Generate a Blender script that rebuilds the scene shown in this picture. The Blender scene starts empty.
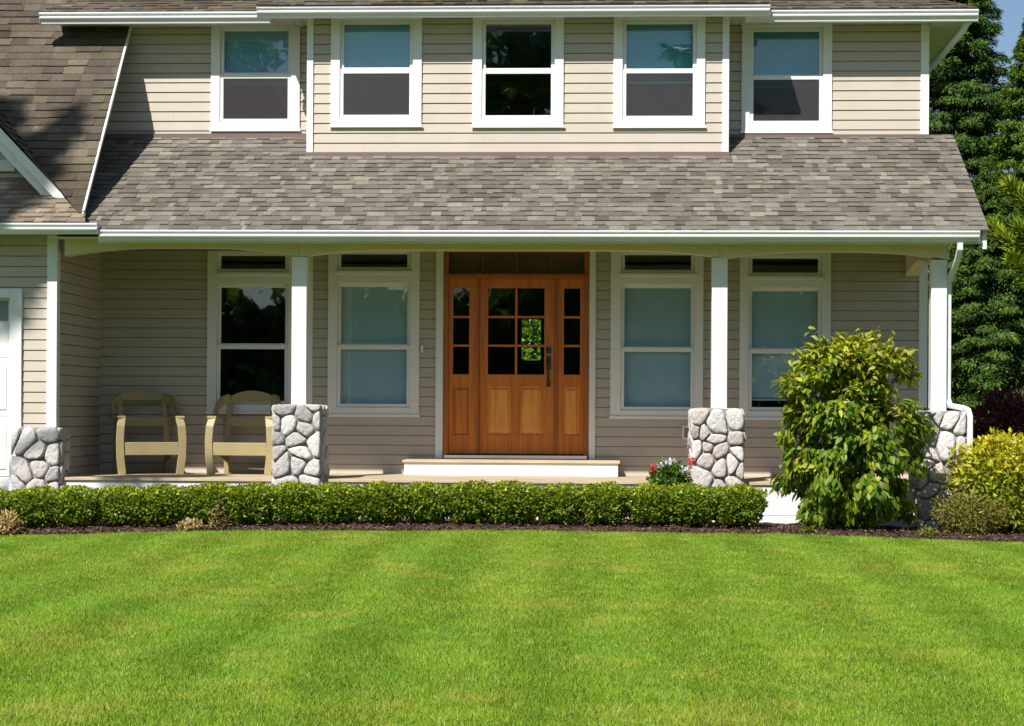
import bpy, math, random
import numpy as np
from mathutils import Vector, Matrix

random.seed(7)
RNG = np.random.default_rng(11)
S = bpy.context.scene
COL = S.collection
rad = math.radians

# ------------------------------------------------------------------ camera
cam_d = bpy.data.cameras.new('camera')
cam = bpy.data.objects.new('camera', cam_d)
COL.objects.link(cam)
cam_d.sensor_width = 36.0
cam_d.sensor_fit = 'HORIZONTAL'
cam_d.lens = 1870.0 / 1024.0 * 36.0
cam_d.shift_x = 0.0
cam_d.shift_y = (411.5 - 363.0) / 1024.0
cam_d.clip_start = 0.1
cam_d.clip_end = 2000.0
YAW = math.atan(88 / 1870.0)
ROLL = 0.0055
cam.matrix_world = (Matrix.Translation((0, 0, 1.2)) @ Matrix.Rotation(YAW, 4, 'Z')
                    @ Matrix.Rotation(-ROLL, 4, 'Y') @ Matrix.Rotation(rad(90), 4, 'X'))
S.camera = cam

# ------------------------------------------------------------------ light
SUN_AZ = 26.0      # degrees left of the line straight behind the camera
SUN_EL = 45.8
world = bpy.data.worlds.new('World')
S.world = world
world.use_nodes = True
wn = world.node_tree
bg = wn.nodes['Background']
sky = wn.nodes.new('ShaderNodeTexSky')
sky.sky_type = 'NISHITA'
sky.sun_disc = False
sky.sun_elevation = rad(SUN_EL)
sky.sun_rotation = rad(180 + SUN_AZ)
sky.air_density = 1.0
sky.dust_density = 0.6
sky.ozone_density = 2.5
wn.links.new(sky.outputs[0], bg.inputs[0])
bg.inputs[1].default_value = 0.07
sun_d = bpy.data.lights.new('sun', 'SUN')
sun_d.energy = 5.0
sun_d.angle = rad(0.5)
sun_d.color = (1.0, 0.96, 0.89)
sun = bpy.data.objects.new('sun', sun_d)
COL.objects.link(sun)
dv = Vector((math.sin(rad(SUN_AZ)) * math.cos(rad(SUN_EL)),
             math.cos(rad(SUN_AZ)) * math.cos(rad(SUN_EL)), -math.sin(rad(SUN_EL))))
sun.rotation_euler = dv.to_track_quat('-Z', 'Y').to_euler()
sun.location = (-8, -15, 20)

S.view_settings.view_transform = 'Standard'
S.view_settings.look = 'None'
S.view_settings.exposure = 0.47
S.view_settings.gamma = 1.0
S.view_settings.use_curve_mapping = False
S.render.resolution_x = 1024
S.render.resolution_y = 726
S.render.engine = 'CYCLES'
S.cycles.max_bounces = 8
S.cycles.diffuse_bounces = 4
S.cycles.transparent_max_bounces = 12


# ------------------------------------------------------------------ materials
def nmat(name):
    m = bpy.data.materials.new(name)
    m.use_nodes = True
    nt = m.node_tree
    return m, nt, nt.nodes['Principled BSDF']


def nd(nt, typ, **kw):
    n = nt.nodes.new(typ)
    for k, v in kw.items():
        setattr(n, k, v)
    return n


def coord(nt, scale=(1, 1, 1), kind='Object'):
    tc = nd(nt, 'ShaderNodeTexCoord')
    mp = nd(nt, 'ShaderNodeMapping')
    mp.inputs['Scale'].default_value = scale
    nt.links.new(tc.outputs[kind], mp.inputs['Vector'])
    return mp.outputs[0]


def noise(nt, vec, scale, detail=4, rough=0.55):
    n = nd(nt, 'ShaderNodeTexNoise')
    n.inputs['Scale'].default_value = scale
    n.inputs['Detail'].default_value = detail
    n.inputs['Roughness'].default_value = rough
    nt.links.new(vec, n.inputs['Vector'])
    return n.outputs['Fac']


def ramp(nt, fac, stops):
    r = nd(nt, 'ShaderNodeValToRGB')
    els = r.color_ramp.elements
    while len(els) < len(stops):
        els.new(0.5)
    for e, (p, c) in zip(els, stops):
        e.position = p
        e.color = (*c, 1)
    nt.links.new(fac, r.inputs[0])
    return r.outputs[0]


def mixc(nt, a, b, fac, mode='MIX'):
    m = nd(nt, 'ShaderNodeMix', data_type='RGBA', blend_type=mode)
    for sock, v in ((m.inputs[0], fac), (m.inputs[6], a), (m.inputs[7], b)):
        if isinstance(v, (int, float)):
            sock.default_value = v
        elif isinstance(v, tuple):
            sock.default_value = (*v, 1)
        else:
            nt.links.new(v, sock)
    return m.outputs[2]


def bump(nt, p, height, strength, dist):
    b = nd(nt, 'ShaderNodeBump')
    b.inputs['Strength'].default_value = strength
    b.inputs['Distance'].default_value = dist
    nt.links.new(height, b.inputs['Height'])
    nt.links.new(b.outputs[0], p.inputs['Normal'])


def painted(name, col, rough=0.5, var=0.06, bs=60, spec=0.4, dirt=None, dirt_amt=0.25):
    m, nt, p = nmat(name)
    v = coord(nt)
    f = noise(nt, v, 3.0, 5)
    lo = tuple(c * (1 - var) for c in col)
    hi = tuple(min(1, c * (1 + var)) for c in col)
    c = ramp(nt, f, [(0.3, lo), (0.7, hi)])
    if dirt:
        g = noise(nt, coord(nt, (2, 2, 9)), 2.5, 6, 0.65)
        mr = nd(nt, 'ShaderNodeMapRange')
        mr.inputs[1].default_value = 0.52
        mr.inputs[2].default_value = 0.8
        mr.inputs[4].default_value = dirt_amt
        nt.links.new(g, mr.inputs[0])
        c = mixc(nt, c, dirt, mr.outputs[0])
    nt.links.new(c, p.inputs['Base Color'])
    p.inputs['Roughness'].default_value = rough
    p.inputs['Specular IOR Level'].default_value = spec
    bump(nt, p, noise(nt, v, bs, 3), 0.15, 0.004)
    return m


M = {}
M['white'] = painted('white_trim_paint', (0.74, 0.74, 0.74), 0.45, 0.03, dirt=(0.5, 0.47, 0.4), dirt_amt=0.25)
M['gutter'] = painted('white_gutter_metal', (0.66, 0.67, 0.69), 0.35, 0.03, spec=0.5, dirt=(0.4, 0.4, 0.38), dirt_amt=0.3)
M['beam'] = painted('cream_beam_paint', (0.66, 0.59, 0.42), 0.55, 0.05, dirt=(0.5, 0.46, 0.32), dirt_amt=0.25)
M['frosted'] = painted('frosted_brown_glass', (0.13, 0.075, 0.045), 0.18, 0.25, 12, spec=0.6)
M['soffit'] = painted('soffit_panel', (0.55, 0.52, 0.44), 0.6, 0.04)
M['siding'] = painted('tan_vinyl_siding', (0.470, 0.412, 0.345), 0.5, 0.04, dirt=(0.39, 0.335, 0.28), dirt_amt=0.3)
M['deck'] = painted('tan_deck_board', (0.50, 0.40, 0.27), 0.6, 0.12, dirt=(0.3, 0.24, 0.17), dirt_amt=0.5)
M['ceiling'] = painted('darkened_ceiling_board', (0.11, 0.085, 0.055), 0.6, 0.15)  # colour picked dark to deepen the shade under the porch roof
M['flash'] = painted('brown_flashing', (0.16, 0.11, 0.10), 0.5)
M['interior'] = painted('interior_wall', (0.22, 0.235, 0.26), 0.8)
M['dark'] = painted('dark_bronze_metal', (0.02, 0.016, 0.014), 0.35, spec=0.6)
M['grey'] = painted('grey_plastic', (0.22, 0.23, 0.25), 0.5)
M['chair'] = painted('tan_painted_wood', (0.33, 0.27, 0.135), 0.5, 0.08, dirt=(0.3, 0.25, 0.14), dirt_amt=0.4)
M['mortar'] = painted('grey_mortar', (0.27, 0.25, 0.24), 0.9, 0.15, 120)
M['concrete'] = painted('grey_foundation', (0.45, 0.45, 0.45), 0.8, 0.1)
M['stem'] = painted('bark_brown', (0.09, 0.06, 0.04), 0.85, 0.25, 40)
M['blind'] = painted('pale_blind_slat', (0.76, 0.79, 0.83), 0.55, 0.03)
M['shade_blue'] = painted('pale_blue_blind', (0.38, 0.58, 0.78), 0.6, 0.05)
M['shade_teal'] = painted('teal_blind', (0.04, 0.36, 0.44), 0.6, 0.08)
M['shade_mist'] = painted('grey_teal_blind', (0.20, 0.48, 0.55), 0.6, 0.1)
M['screen'] = painted('grey_insect_mesh', (0.05, 0.047, 0.055), 0.7)


def attr_mat(name, rough=0.9, nscale=90, namt=0.35, bstr=0.5, bdist=0.006, spec=0.2, big=None):
    """base colour comes from the per-piece colour attribute 'tint', broken up by noise"""
    m, nt, p = nmat(name)
    a = nd(nt, 'ShaderNodeAttribute', attribute_name='tint')
    v = coord(nt)
    f = noise(nt, v, nscale, 5, 0.65)
    sp = ramp(nt, f, [(0.3, (1 - namt,) * 3), (0.7, (1 + namt * 0.6,) * 3)])
    c = mixc(nt, a.outputs['Color'], sp, 1.0, 'MULTIPLY')
    if big:
        g = noise(nt, v, big[0], 5, 0.6)
        k = ramp(nt, g, [(0.42, (1, 1, 1)), (0.68, big[1])])
        c = mixc(nt, c, k, 1.0, 'MULTIPLY')
    nt.links.new(c, p.inputs['Base Color'])
    p.inputs['Roughness'].default_value = rough
    p.inputs['Specular IOR Level'].default_value = spec
    bump(nt, p, f, bstr, bdist)
    return m


M['shingle'] = attr_mat('asphalt_shingle', 0.92, 75, 0.42, 0.6, 0.005, big=(0.9, (0.80, 0.76, 0.74)))
M['old_shingle'] = attr_mat('mossy_old_shingle', 0.95, 60, 0.4, 0.6, 0.006, big=(1.3, (0.62, 0.58, 0.5)))
M['stone'] = attr_mat('river_stone', 0.85, 36, 0.24, 0.9, 0.014, spec=0.25)
M['chip'] = attr_mat('bark_mulch_chip', 0.95, 60, 0.4)


def leaf_mat(name, rough=0.45, trans=0.35, tr_col=(1.25, 1.2, 0.5), spec=0.35):
    m, nt, p = nmat(name)
    a = nd(nt, 'ShaderNodeAttribute', attribute_name='tint')
    nt.links.new(a.outputs['Color'], p.inputs['Base Color'])
    p.inputs['Roughness'].default_value = rough
    p.inputs['Specular IOR Level'].default_value = spec
    t = nd(nt, 'ShaderNodeBsdfTranslucent')
    c = mixc(nt, a.outputs['Color'], tr_col, 1.0, 'MULTIPLY')
    nt.links.new(c, t.inputs[0])
    mx = nd(nt, 'ShaderNodeMixShader')
    mx.inputs[0].default_value = trans
    nt.links.new(p.outputs[0], mx.inputs[1])
    nt.links.new(t.outputs[0], mx.inputs[2])
    nt.links.new(mx.outputs[0], nt.nodes['Material Output'].inputs[0])
    return m


M['leaf'] = leaf_mat('green_leaf')
M['gloss_leaf'] = leaf_mat('glossy_leaf', 0.42, 0.35, spec=0.3)
M['needle'] = leaf_mat('conifer_needle', 0.6, 0.2, spec=0.2)
M['petal'] = leaf_mat('flower_petal', 0.6, 0.3, (1, 1, 1))
M['blade'] = leaf_mat('grass_blade', 0.5, 0.35, (1.15, 1.1, 0.6), spec=0.25)
M['straw'] = leaf_mat('dry_straw', 0.8, 0.25, (1, 1, 1), spec=0.1)


def glass_mat(name, tint, ior, wav=0.02):
    m = bpy.data.materials.new(name)
    m.use_nodes = True
    nt = m.node_tree
    nt.nodes.remove(nt.nodes['Principled BSDF'])
    tr = nd(nt, 'ShaderNodeBsdfTransparent')
    tr.inputs[0].default_value = (*tint, 1)
    gl = nd(nt, 'ShaderNodeBsdfGlossy')
    gl.inputs['Roughness'].default_value = 0.015
    gl.inputs['Color'].default_value = (0.95, 1.0, 1.0, 1)
    b = nd(nt, 'ShaderNodeBump')
    b.inputs['Strength'].default_value = wav
    b.inputs['Distance'].default_value = 0.05
    nt.links.new(noise(nt, coord(nt), 2.2, 2), b.inputs['Height'])
    nt.links.new(b.outputs[0], gl.inputs['Normal'])
    fr = nd(nt, 'ShaderNodeFresnel')
    fr.inputs[0].default_value = ior
    mx = nd(nt, 'ShaderNodeMixShader')
    # seen from the inner side the Fresnel node would give total reflection: use a plain pane value there
    ge = nd(nt, 'ShaderNodeNewGeometry')
    mf = nd(nt, 'ShaderNodeMix', data_type='FLOAT')
    nt.links.new(ge.outputs['Backfacing'], mf.inputs[0])
    nt.links.new(fr.outputs[0], mf.inputs[2])
    mf.inputs[3].default_value = 0.12
    nt.links.new(mf.outputs[0], mx.inputs[0])
    nt.links.new(tr.outputs[0], mx.inputs[1])
    nt.links.new(gl.outputs[0], mx.inputs[2])
    nt.links.new(mx.outputs[0], nt.nodes['Material Output'].inputs[0])
    return m


M['glass'] = glass_mat('tinted_window_glass', (0.71, 0.87, 0.91), 2.05)
M['dglass'] = glass_mat('clear_door_glass', (0.8, 0.85, 0.85), 1.7)


def wood_mat(name, c1, c2, c3, sc=1.0):
    m, nt, p = nmat(name)
    v = coord(nt, (26 * sc, 26 * sc, 1.6 * sc))
    f = noise(nt, v, 1.0, 6, 0.6)
    w = nd(nt, 'ShaderNodeTexWave', wave_type='BANDS', bands_direction='X')
    w.inputs['Scale'].default_value = 1.3
    w.inputs['Distortion'].default_value = 7.0
    w.inputs['Detail'].default_value = 3.0
    nt.links.new(coord(nt, (22 * sc, 22 * sc, 1.3 * sc)), w.inputs['Vector'])
    c = ramp(nt, f, [(0.25, c1), (0.5, c2), (0.78, c3)])
    k = ramp(nt, w.outputs['Fac'], [(0.0, (0.62, 0.55, 0.5)), (0.5, (1, 1, 1))])
    c = mixc(nt, c, k, 0.6, 'MULTIPLY')
    nt.links.new(c, p.inputs['Base Color'])
    p.inputs['Roughness'].default_value = 0.35
    p.inputs['Coat Weight'].default_value = 0.12
    p.inputs['Coat Roughness'].default_value = 0.2
    bump(nt, p, f, 0.12, 0.002)
    return m


M['wood'] = wood_mat('varnished_fir', (0.42, 0.10, 0.011), (0.60, 0.165, 0.018), (0.70, 0.235, 0.033))
M['wood_light'] = wood_mat('pale_fir_panel', (0.56, 0.175, 0.025), (0.80, 0.315, 0.055), (0.90, 0.43, 0.10), 0.8)
M['bar_dark'] = painted('dark_transom_bar', (0.24, 0.085, 0.03), 0.4)
M['wood_dark'] = wood_mat('dark_fir_frame', (0.27, 0.065, 0.008), (0.40, 0.11, 0.014), (0.48, 0.15, 0.022))


def lawn_mat(name, base, soil):
    m, nt, p = nmat(name)
    v = coord(nt)
    f = noise(nt, v, 9, 6, 0.6)
    c = ramp(nt, f, [(0.3, soil), (0.7, base)])
    nt.links.new(c, p.inputs['Base Color'])
    p.inputs['Roughness'].default_value = 0.95
    p.inputs['Specular IOR Level'].default_value = 0.1
    bump(nt, p, noise(nt, v, 60, 4), 0.6, 0.03)
    return m


M['lawn'] = lawn_mat('lawn_turf', (0.11, 0.19, 0.025), (0.085, 0.135, 0.02))
M['soil'] = lawn_mat('mulch_soil', (0.10, 0.062, 0.045), (0.045, 0.027, 0.02))


# ------------------------------------------------------------------ mesh helpers
class MB:
    def __init__(s):
        s.v, s.f, s.c = [], [], []

    def face(s, pts, tint=None):
        n = len(s.v)
        s.v.extend([tuple(p) for p in pts])
        s.f.append(tuple(range(n, n + len(pts))))
        s.c.append(tint)

    def box(s, x0, x1, y0, y1, z0, z1, tint=None):
        n = len(s.v)
        s.v += [(x0, y0, z0), (x1, y0, z0), (x1, y1, z0), (x0, y1, z0),
                (x0, y0, z1), (x1, y0, z1), (x1, y1, z1), (x0, y1, z1)]
        for f in ((0, 3, 2, 1), (4, 5, 6, 7), (0, 1, 5, 4), (1, 2, 6, 5), (2, 3, 7, 6), (3, 0, 4, 7)):
            s.f.append(tuple(n + i for i in f))
            s.c.append(tint)
        return s

    def ring(s, x0, x1, z0, z1, a0, a1, b0, b1, y0, y1):
        """rectangular frame between outer x0..x1,z0..z1 and inner a0..a1,b0..b1"""
        s.box(x0, a0, y0, y1, z0, z1)
        s.box(a1, x1, y0, y1, z0, z1)
        s.box(a0, a1, y0, y1, z0, b0)
        s.box(a0, a1, y0, y1, b1, z1)
        return s

    def prism(s, poly, axis, a, b, tint=None):
        """2D polygon swept along axis from a to b"""
        def pt(q, t):
            if axis == 'X':
                return (t, q[0], q[1])
            if axis == 'Y':
                return (q[0], t, q[1])
            return (q[0], q[1], t)
        n = len(s.v)
        k = len(poly)
        s.v += [pt(q, a) for q in poly] + [pt(q, b) for q in poly]
        s.f.append(tuple(range(n + k - 1, n - 1, -1)))
        s.f.append(tuple(range(n + k, n + 2 * k)))
        s.c += [tint, tint]
        for i in range(k):
            j = (i + 1) % k
            s.f.append((n + i, n + j, n + k + j, n + k + i))
            s.c.append(tint)
        return s

    def tube(s, path, r, n=8, sq=False, tint=None):
        """tube along a path; r a number or a list; sq gives a rectangular section (rx, ry)"""
        path = [Vector(p) for p in path]
        base = len(s.v)
        k = n if not sq else 4
        up0 = None
        for i, p in enumerate(path):
            if i == 0:
                t = path[1] - p
            elif i == len(path) - 1:
                t = p - path[i - 1]
            else:
                t = (path[i + 1] - p).normalized() + (p - path[i - 1]).normalized()
            t.normalize()
            ref = Vector((1, 0, 0)) if abs(t.x) < 0.9 else Vector((0, 1, 0))
            u = (ref - t * ref.dot(t)).normalized()
            w = t.cross(u)
            rr = r[i] if isinstance(r, list) else r
            if sq:
                rx, ry = rr
                for a, b in ((-1, -1), (1, -1), (1, 1), (-1, 1)):
                    s.v.append(tuple(p + u * rx * a + w * ry * b))
            else:
                for j in range(n):
                    a = 2 * math.pi * j / n
                    s.v.append(tuple(p + (u * math.cos(a) + w * math.sin(a)) * rr))
        for i in range(len(path) - 1):
            for j in range(k):
                q = (j + 1) % k
                s.f.append((base + i * k + j, base + i * k + q, base + (i + 1) * k + q, base + (i + 1) * k + j))
                s.c.append(tint)
        s.f.append(tuple(base + k - 1 - j for j in range(k)))
        s.f.append(tuple(base + (len(path) - 1) * k + j for j in range(k)))
        s.c += [tint, tint]
        return s

    def build(s, name, mat, parent=None, smooth=False, bevel=0.0):
        me = bpy.data.meshes.new(name)
        me.from_pydata(s.v, [], s.f)
        me.materials.append(mat)
        if any(c is not None for c in s.c):
            at = me.color_attributes.new('tint', 'FLOAT_COLOR', 'CORNER')
            arr = np.ones((len(me.loops), 4), np.float32)
            li = 0
            for f, c in zip(s.f, s.c):
                if c is not None:
                    arr[li:li + len(f), :3] = c
                li += len(f)
            at.data.foreach_set('color', arr.ravel())
        if smooth:
            me.polygons.foreach_set('use_smooth', [True] * len(me.polygons))
        me.update()
        o = bpy.data.objects.new(name, me)
        COL.objects.link(o)
        if parent:
            o.parent = parent
            o.matrix_parent_inverse = Matrix.Translation(-Vector(wloc(parent)))
        if bevel:
            b = o.modifiers.new('bevel', 'BEVEL')
            b.width = bevel
            b.segments = 2
            b.limit_method = 'ANGLE'
        return o


def wloc(o):
    v = Vector((0, 0, 0))
    while o:
        v += o.location + o.matrix_parent_inverse.translation
        o = o.parent
    return v


def np_mesh(name, verts, faces_n, nper, tint, mat, parent=None, smooth=False):
    """faces as an (n, nper) index array; one tint per vertex"""
    me = bpy.data.meshes.new(name)
    nf = len(faces_n)
    me.vertices.add(len(verts))
    me.vertices.foreach_set('co', np.asarray(verts, np.float32).ravel())
    me.loops.add(nf * nper)
    me.loops.foreach_set('vertex_index', np.asarray(faces_n, np.int32).ravel())
    me.polygons.add(nf)
    me.polygons.foreach_set('loop_start', np.arange(0, nf * nper, nper, dtype=np.int32))
    me.polygons.foreach_set('loop_total', np.full(nf, nper, np.int32))
    if smooth:
        me.polygons.foreach_set('use_smooth', np.ones(nf, bool))
    at = me.color_attributes.new('tint', 'FLOAT_COLOR', 'POINT')
    c = np.ones((len(verts), 4), np.float32)
    c[:, :3] = tint
    at.data.foreach_set('color', c.ravel())
    me.materials.append(mat)
    me.update(calc_edges=True)
    me.validate()
    o = bpy.data.objects.new(name, me)
    COL.objects.link(o)
    if parent:
        o.parent = parent
        o.matrix_parent_inverse = Matrix.Translation(-Vector(wloc(parent)))
    return o


def norm(a):
    return a / np.maximum(np.linalg.norm(a, axis=1, keepdims=True), 1e-9)


LEAF6 = ([0.0, 0.3, 0.68, 1.0], [0.10, 1.0, 0.72, 0.0])


def leaves(C, D, N, L, W, fold=0.25, droop=0.15, prof=None):
    """leaf blades: centre of the base C, direction D, face normal N, length L, half width W.
    Returns verts, quads and the number of verts per leaf"""
    D = norm(D)
    N = norm(N - D * np.sum(N * D, 1, keepdims=True))
    B = np.cross(D, N)
    n = len(C)
    L = L[:, None]
    W = W[:, None]
    if prof is None:          # folded diamond
        V = np.stack([C, C + D * L * 0.45 + B * W + N * W * fold,
                      C + D * L - N * L * droop, C + D * L * 0.45 - B * W + N * W * fold], 1)
        b = (np.arange(n) * 4)[:, None]
        F = np.concatenate([b + np.array([[0, 1, 2]]), b + np.array([[0, 2, 3]])], 0)
        return V.reshape(-1, 3), F, 4
    st, wd = prof
    k = len(st)
    parts = []
    for s_, w_ in zip(st, wd):
        mid = C + D * L * s_ - N * L * droop * s_ * s_
        parts += [mid + B * W * w_ + N * W * w_ * fold, mid, mid - B * W * w_ + N * W * w_ * fold]
    V = np.stack(parts, 1)
    b = (np.arange(n) * 3 * k)[:, None]
    F = []
    for i in range(k - 1):
        for j in (0, 1):
            F.append(b + np.array([[3 * i + j, 3 * i + j + 1, 3 * i + 3 + j + 1, 3 * i + 3 + j]]))
    return V.reshape(-1, 3), np.concatenate(F, 0), 3 * k


def pal(n, cols, wts=None, jit=0.15):
    cols = np.array(cols, float)
    i = RNG.choice(len(cols), n, p=None if wts is None else np.array(wts) / sum(wts))
    c = cols[i] * (1 + RNG.normal(0, jit, (n, 1)))
    return np.clip(c, 0.004, 1)


def rdir(n):
    return norm(RNG.normal(0, 1, (n, 3)))


def tag(o, label=None, cat=None, group=None, kind=None):
    if label:
        o['label'] = label
    if cat:
        o['category'] = cat
    if group:
        o['group'] = group
    if kind:
        o['kind'] = kind
    return o


def empty(name, loc, rz=0.0):
    o = bpy.data.objects.new(name, None)
    o.location = loc
    o.rotation_euler.z = rz
    o.empty_display_size = 0.2
    COL.objects.link(o)
    return o


# ------------------------------------------------------------------ ground
def gz(x):
    """the ground crowns slightly in the middle and falls off to both sides"""
    return -np.minimum(0.075 * ((np.asarray(x, float) + 0.6) / 5.0) ** 2, 0.22)


EDGE = 18.76


def edge_y(x):
    return EDGE + 0.035 * np.sin(x * 1.3) + 0.02 * np.sin(x * 4.1 + 1)


def sheet(name, xs, ys, zf, mat, label, cat=None):
    V = [(x, y, float(zf(x, y))) for y in ys for x in xs]
    nx = len(xs)
    F = [(j * nx + i, j * nx + i + 1, (j + 1) * nx + i + 1, (j + 1) * nx + i)
         for j in range(len(ys) - 1) for i in range(nx - 1)]
    me = bpy.data.meshes.new(name)
    me.from_pydata(V, [], F)
    me.materials.append(mat)
    me.polygons.foreach_set('use_smooth', [True] * len(F))
    o = bpy.data.objects.new(name, me)
    COL.objects.link(o)
    return tag(o, label, cat, kind='structure')


xs = list(np.concatenate([[-600, -200, -60, -25, -14], np.linspace(-10, 8, 73), [14, 25, 60, 200, 600]]))
ys = list(np.concatenate([[-600, -200, -60, -20, 0], np.linspace(3, 22, 77), [40, 80, 250, 900]]))
sheet('lawn', xs, ys, lambda x, y: gz(x) - 0.012, M['lawn'],
      'striped mown green lawn in front of the porch hedge', 'lawn')
# planting bed: a low mulch mound between the lawn edge and the porch
bx = np.linspace(-9, 8, 171)
by = np.linspace(0, 1, 15)
V = []
for t in by:
    for x in bx:
        y = edge_y(x) + t * (20.16 - edge_y(x)) if x > -9 else EDGE
        z = gz(x) - 0.03 + 0.07 * min(1, t * 6) + 0.012 * math.sin(x * 17 + t * 31) * math.sin(x * 7.3 - t * 22)
        V.append((x, y, z))
F = [(j * 171 + i, j * 171 + i + 1, (j + 1) * 171 + i + 1, (j + 1) * 171 + i) for j in range(14) for i in range(170)]
me = bpy.data.meshes.new('mulch_bed')
me.from_pydata(V, [], F)
me.materials.append(M['soil'])
o = bpy.data.objects.new('mulch_bed', me)
COL.objects.link(o)
tag(o, 'dark brown mulch strip between the lawn and the porch', 'flower bed', kind='structure')

# mulch chips
n = 9000
cx = RNG.uniform(-7, 6, n)
ct = RNG.uniform(0.0, 1.0, n) ** 1.4
cy = edge_y(cx) + 0.02 + ct * 0.9
C = np.stack([cx, cy, gz(cx) + np.where(ct > 0.15, 0.045, 0.02) + RNG.uniform(0, 0.012, n)], 1)
V, F, k = leaves(C, rdir(n) * [1, 1, 0.3], rdir(n) * 0.5 + [0, 0, 1], RNG.uniform(0.02, 0.06, n), RNG.uniform(0.006, 0.013, n), 0.2, 0.0)
T = np.repeat(pal(n, [(0.12, 0.07, 0.05), (0.07, 0.04, 0.03), (0.2, 0.12, 0.085), (0.3, 0.2, 0.13)], [4, 3, 2, 0.6]), k, 0)
tag(np_mesh('mulch_chips', V, F, 3, T, M['chip']), 'scattered brown bark chips covering the flower bed', 'mulch', kind='stuff')


# ------------------------------------------------------------------ house builders
def siding(mb, zlo, zhi, rangefn, place, openings=(), h=0.1145, lip=0.0135):
    """horizontal lap siding: each course a slanted board with a lip below it"""
    rows = int(math.ceil((zhi - zlo) / h))
    for r in range(rows):
        c0 = zlo + r * h
        c1 = min(c0 + h, zhi)
        cuts = sorted({c0, c1} | {z for o in openings for z in (o[2], o[3]) if c0 < z < c1})
        for za, zb in zip(cuts[:-1], cuts[1:]):
            zm = 0.5 * (za + zb)
            u0, u1 = rangefn(zm)
            segs = [(u0, u1)]
            for o in openings:
                if o[2] < zm < o[3]:
                    new = []
                    for a, b in segs:
                        if o[1] <= a or o[0] >= b:
                            new.append((a, b))
                            continue
                        if o[0] > a:
                            new.append((a, o[0]))
                        if o[1] < b:
                            new.append((o[1], b))
                    segs = new
            # boards butt every few metres: a hairline step where one laps the next
            if u1 - u0 > 2.5:
                js = []
                j_ = u0 + ((r * 1.37 + 0.6) % 2.4)
                while j_ < u1:
                    js.append(j_)
                    j_ += 3.66
                cutsegs = []
                for a, b in segs:
                    for j_ in js:
                        if a + 0.05 < j_ < b - 0.05:
                            cutsegs.append((a, j_ - 0.0006))
                            a = j_ + 0.0006
                    cutsegs.append((a, b))
                segs = cutsegs
            fa = lip * (1 - 0.92 * (za - c0) / h)
            fb = lip * (1 - 0.92 * (zb - c0) / h)
            for a, b in segs:
                if b - a < 0.004:
                    continue
                a2, b2 = a, b
                if a == u0 and b == u1:
                    a, b = rangefn(za)
                    a2, b2 = rangefn(zb)
                zg = max(za, zb - 0.012) if zb == c1 else zb
                if zg > za:
                    fg = lip * (1 - 0.92 * (zg - c0) / h)
                    mb.face([place(a, za, fa), place(b, za, fa), place(b2, zg, fg), place(a2, zg, fg)])
                    if zg < zb:
                        mb.face([place(a2, zg, fg), place(b2, zg, fg), place(b2, zb, -0.012), place(a2, zb, -0.012)])
                if za == c0:
                    mb.face([place(a, za, -0.013), place(b, za, -0.013), place(b, za, fa), place(a, za, fa)])
    return mb


GREYS = [(0.172, 0.157, 0.133), (0.193, 0.178, 0.149), (0.142, 0.126, 0.108), (0.222, 0.207, 0.165), (0.155, 0.135, 0.115), (0.245, 0.230, 0.184)]
GW = [4, 4, 3, 1.6, 1.6, 0.9]
BROWNS = [(0.118, 0.098, 0.074), (0.134, 0.113, 0.081), (0.102, 0.085, 0.067), (0.150, 0.127, 0.089), (0.111, 0.097, 0.081)]
BW = [4, 3, 3, 1.5, 2]


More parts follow.
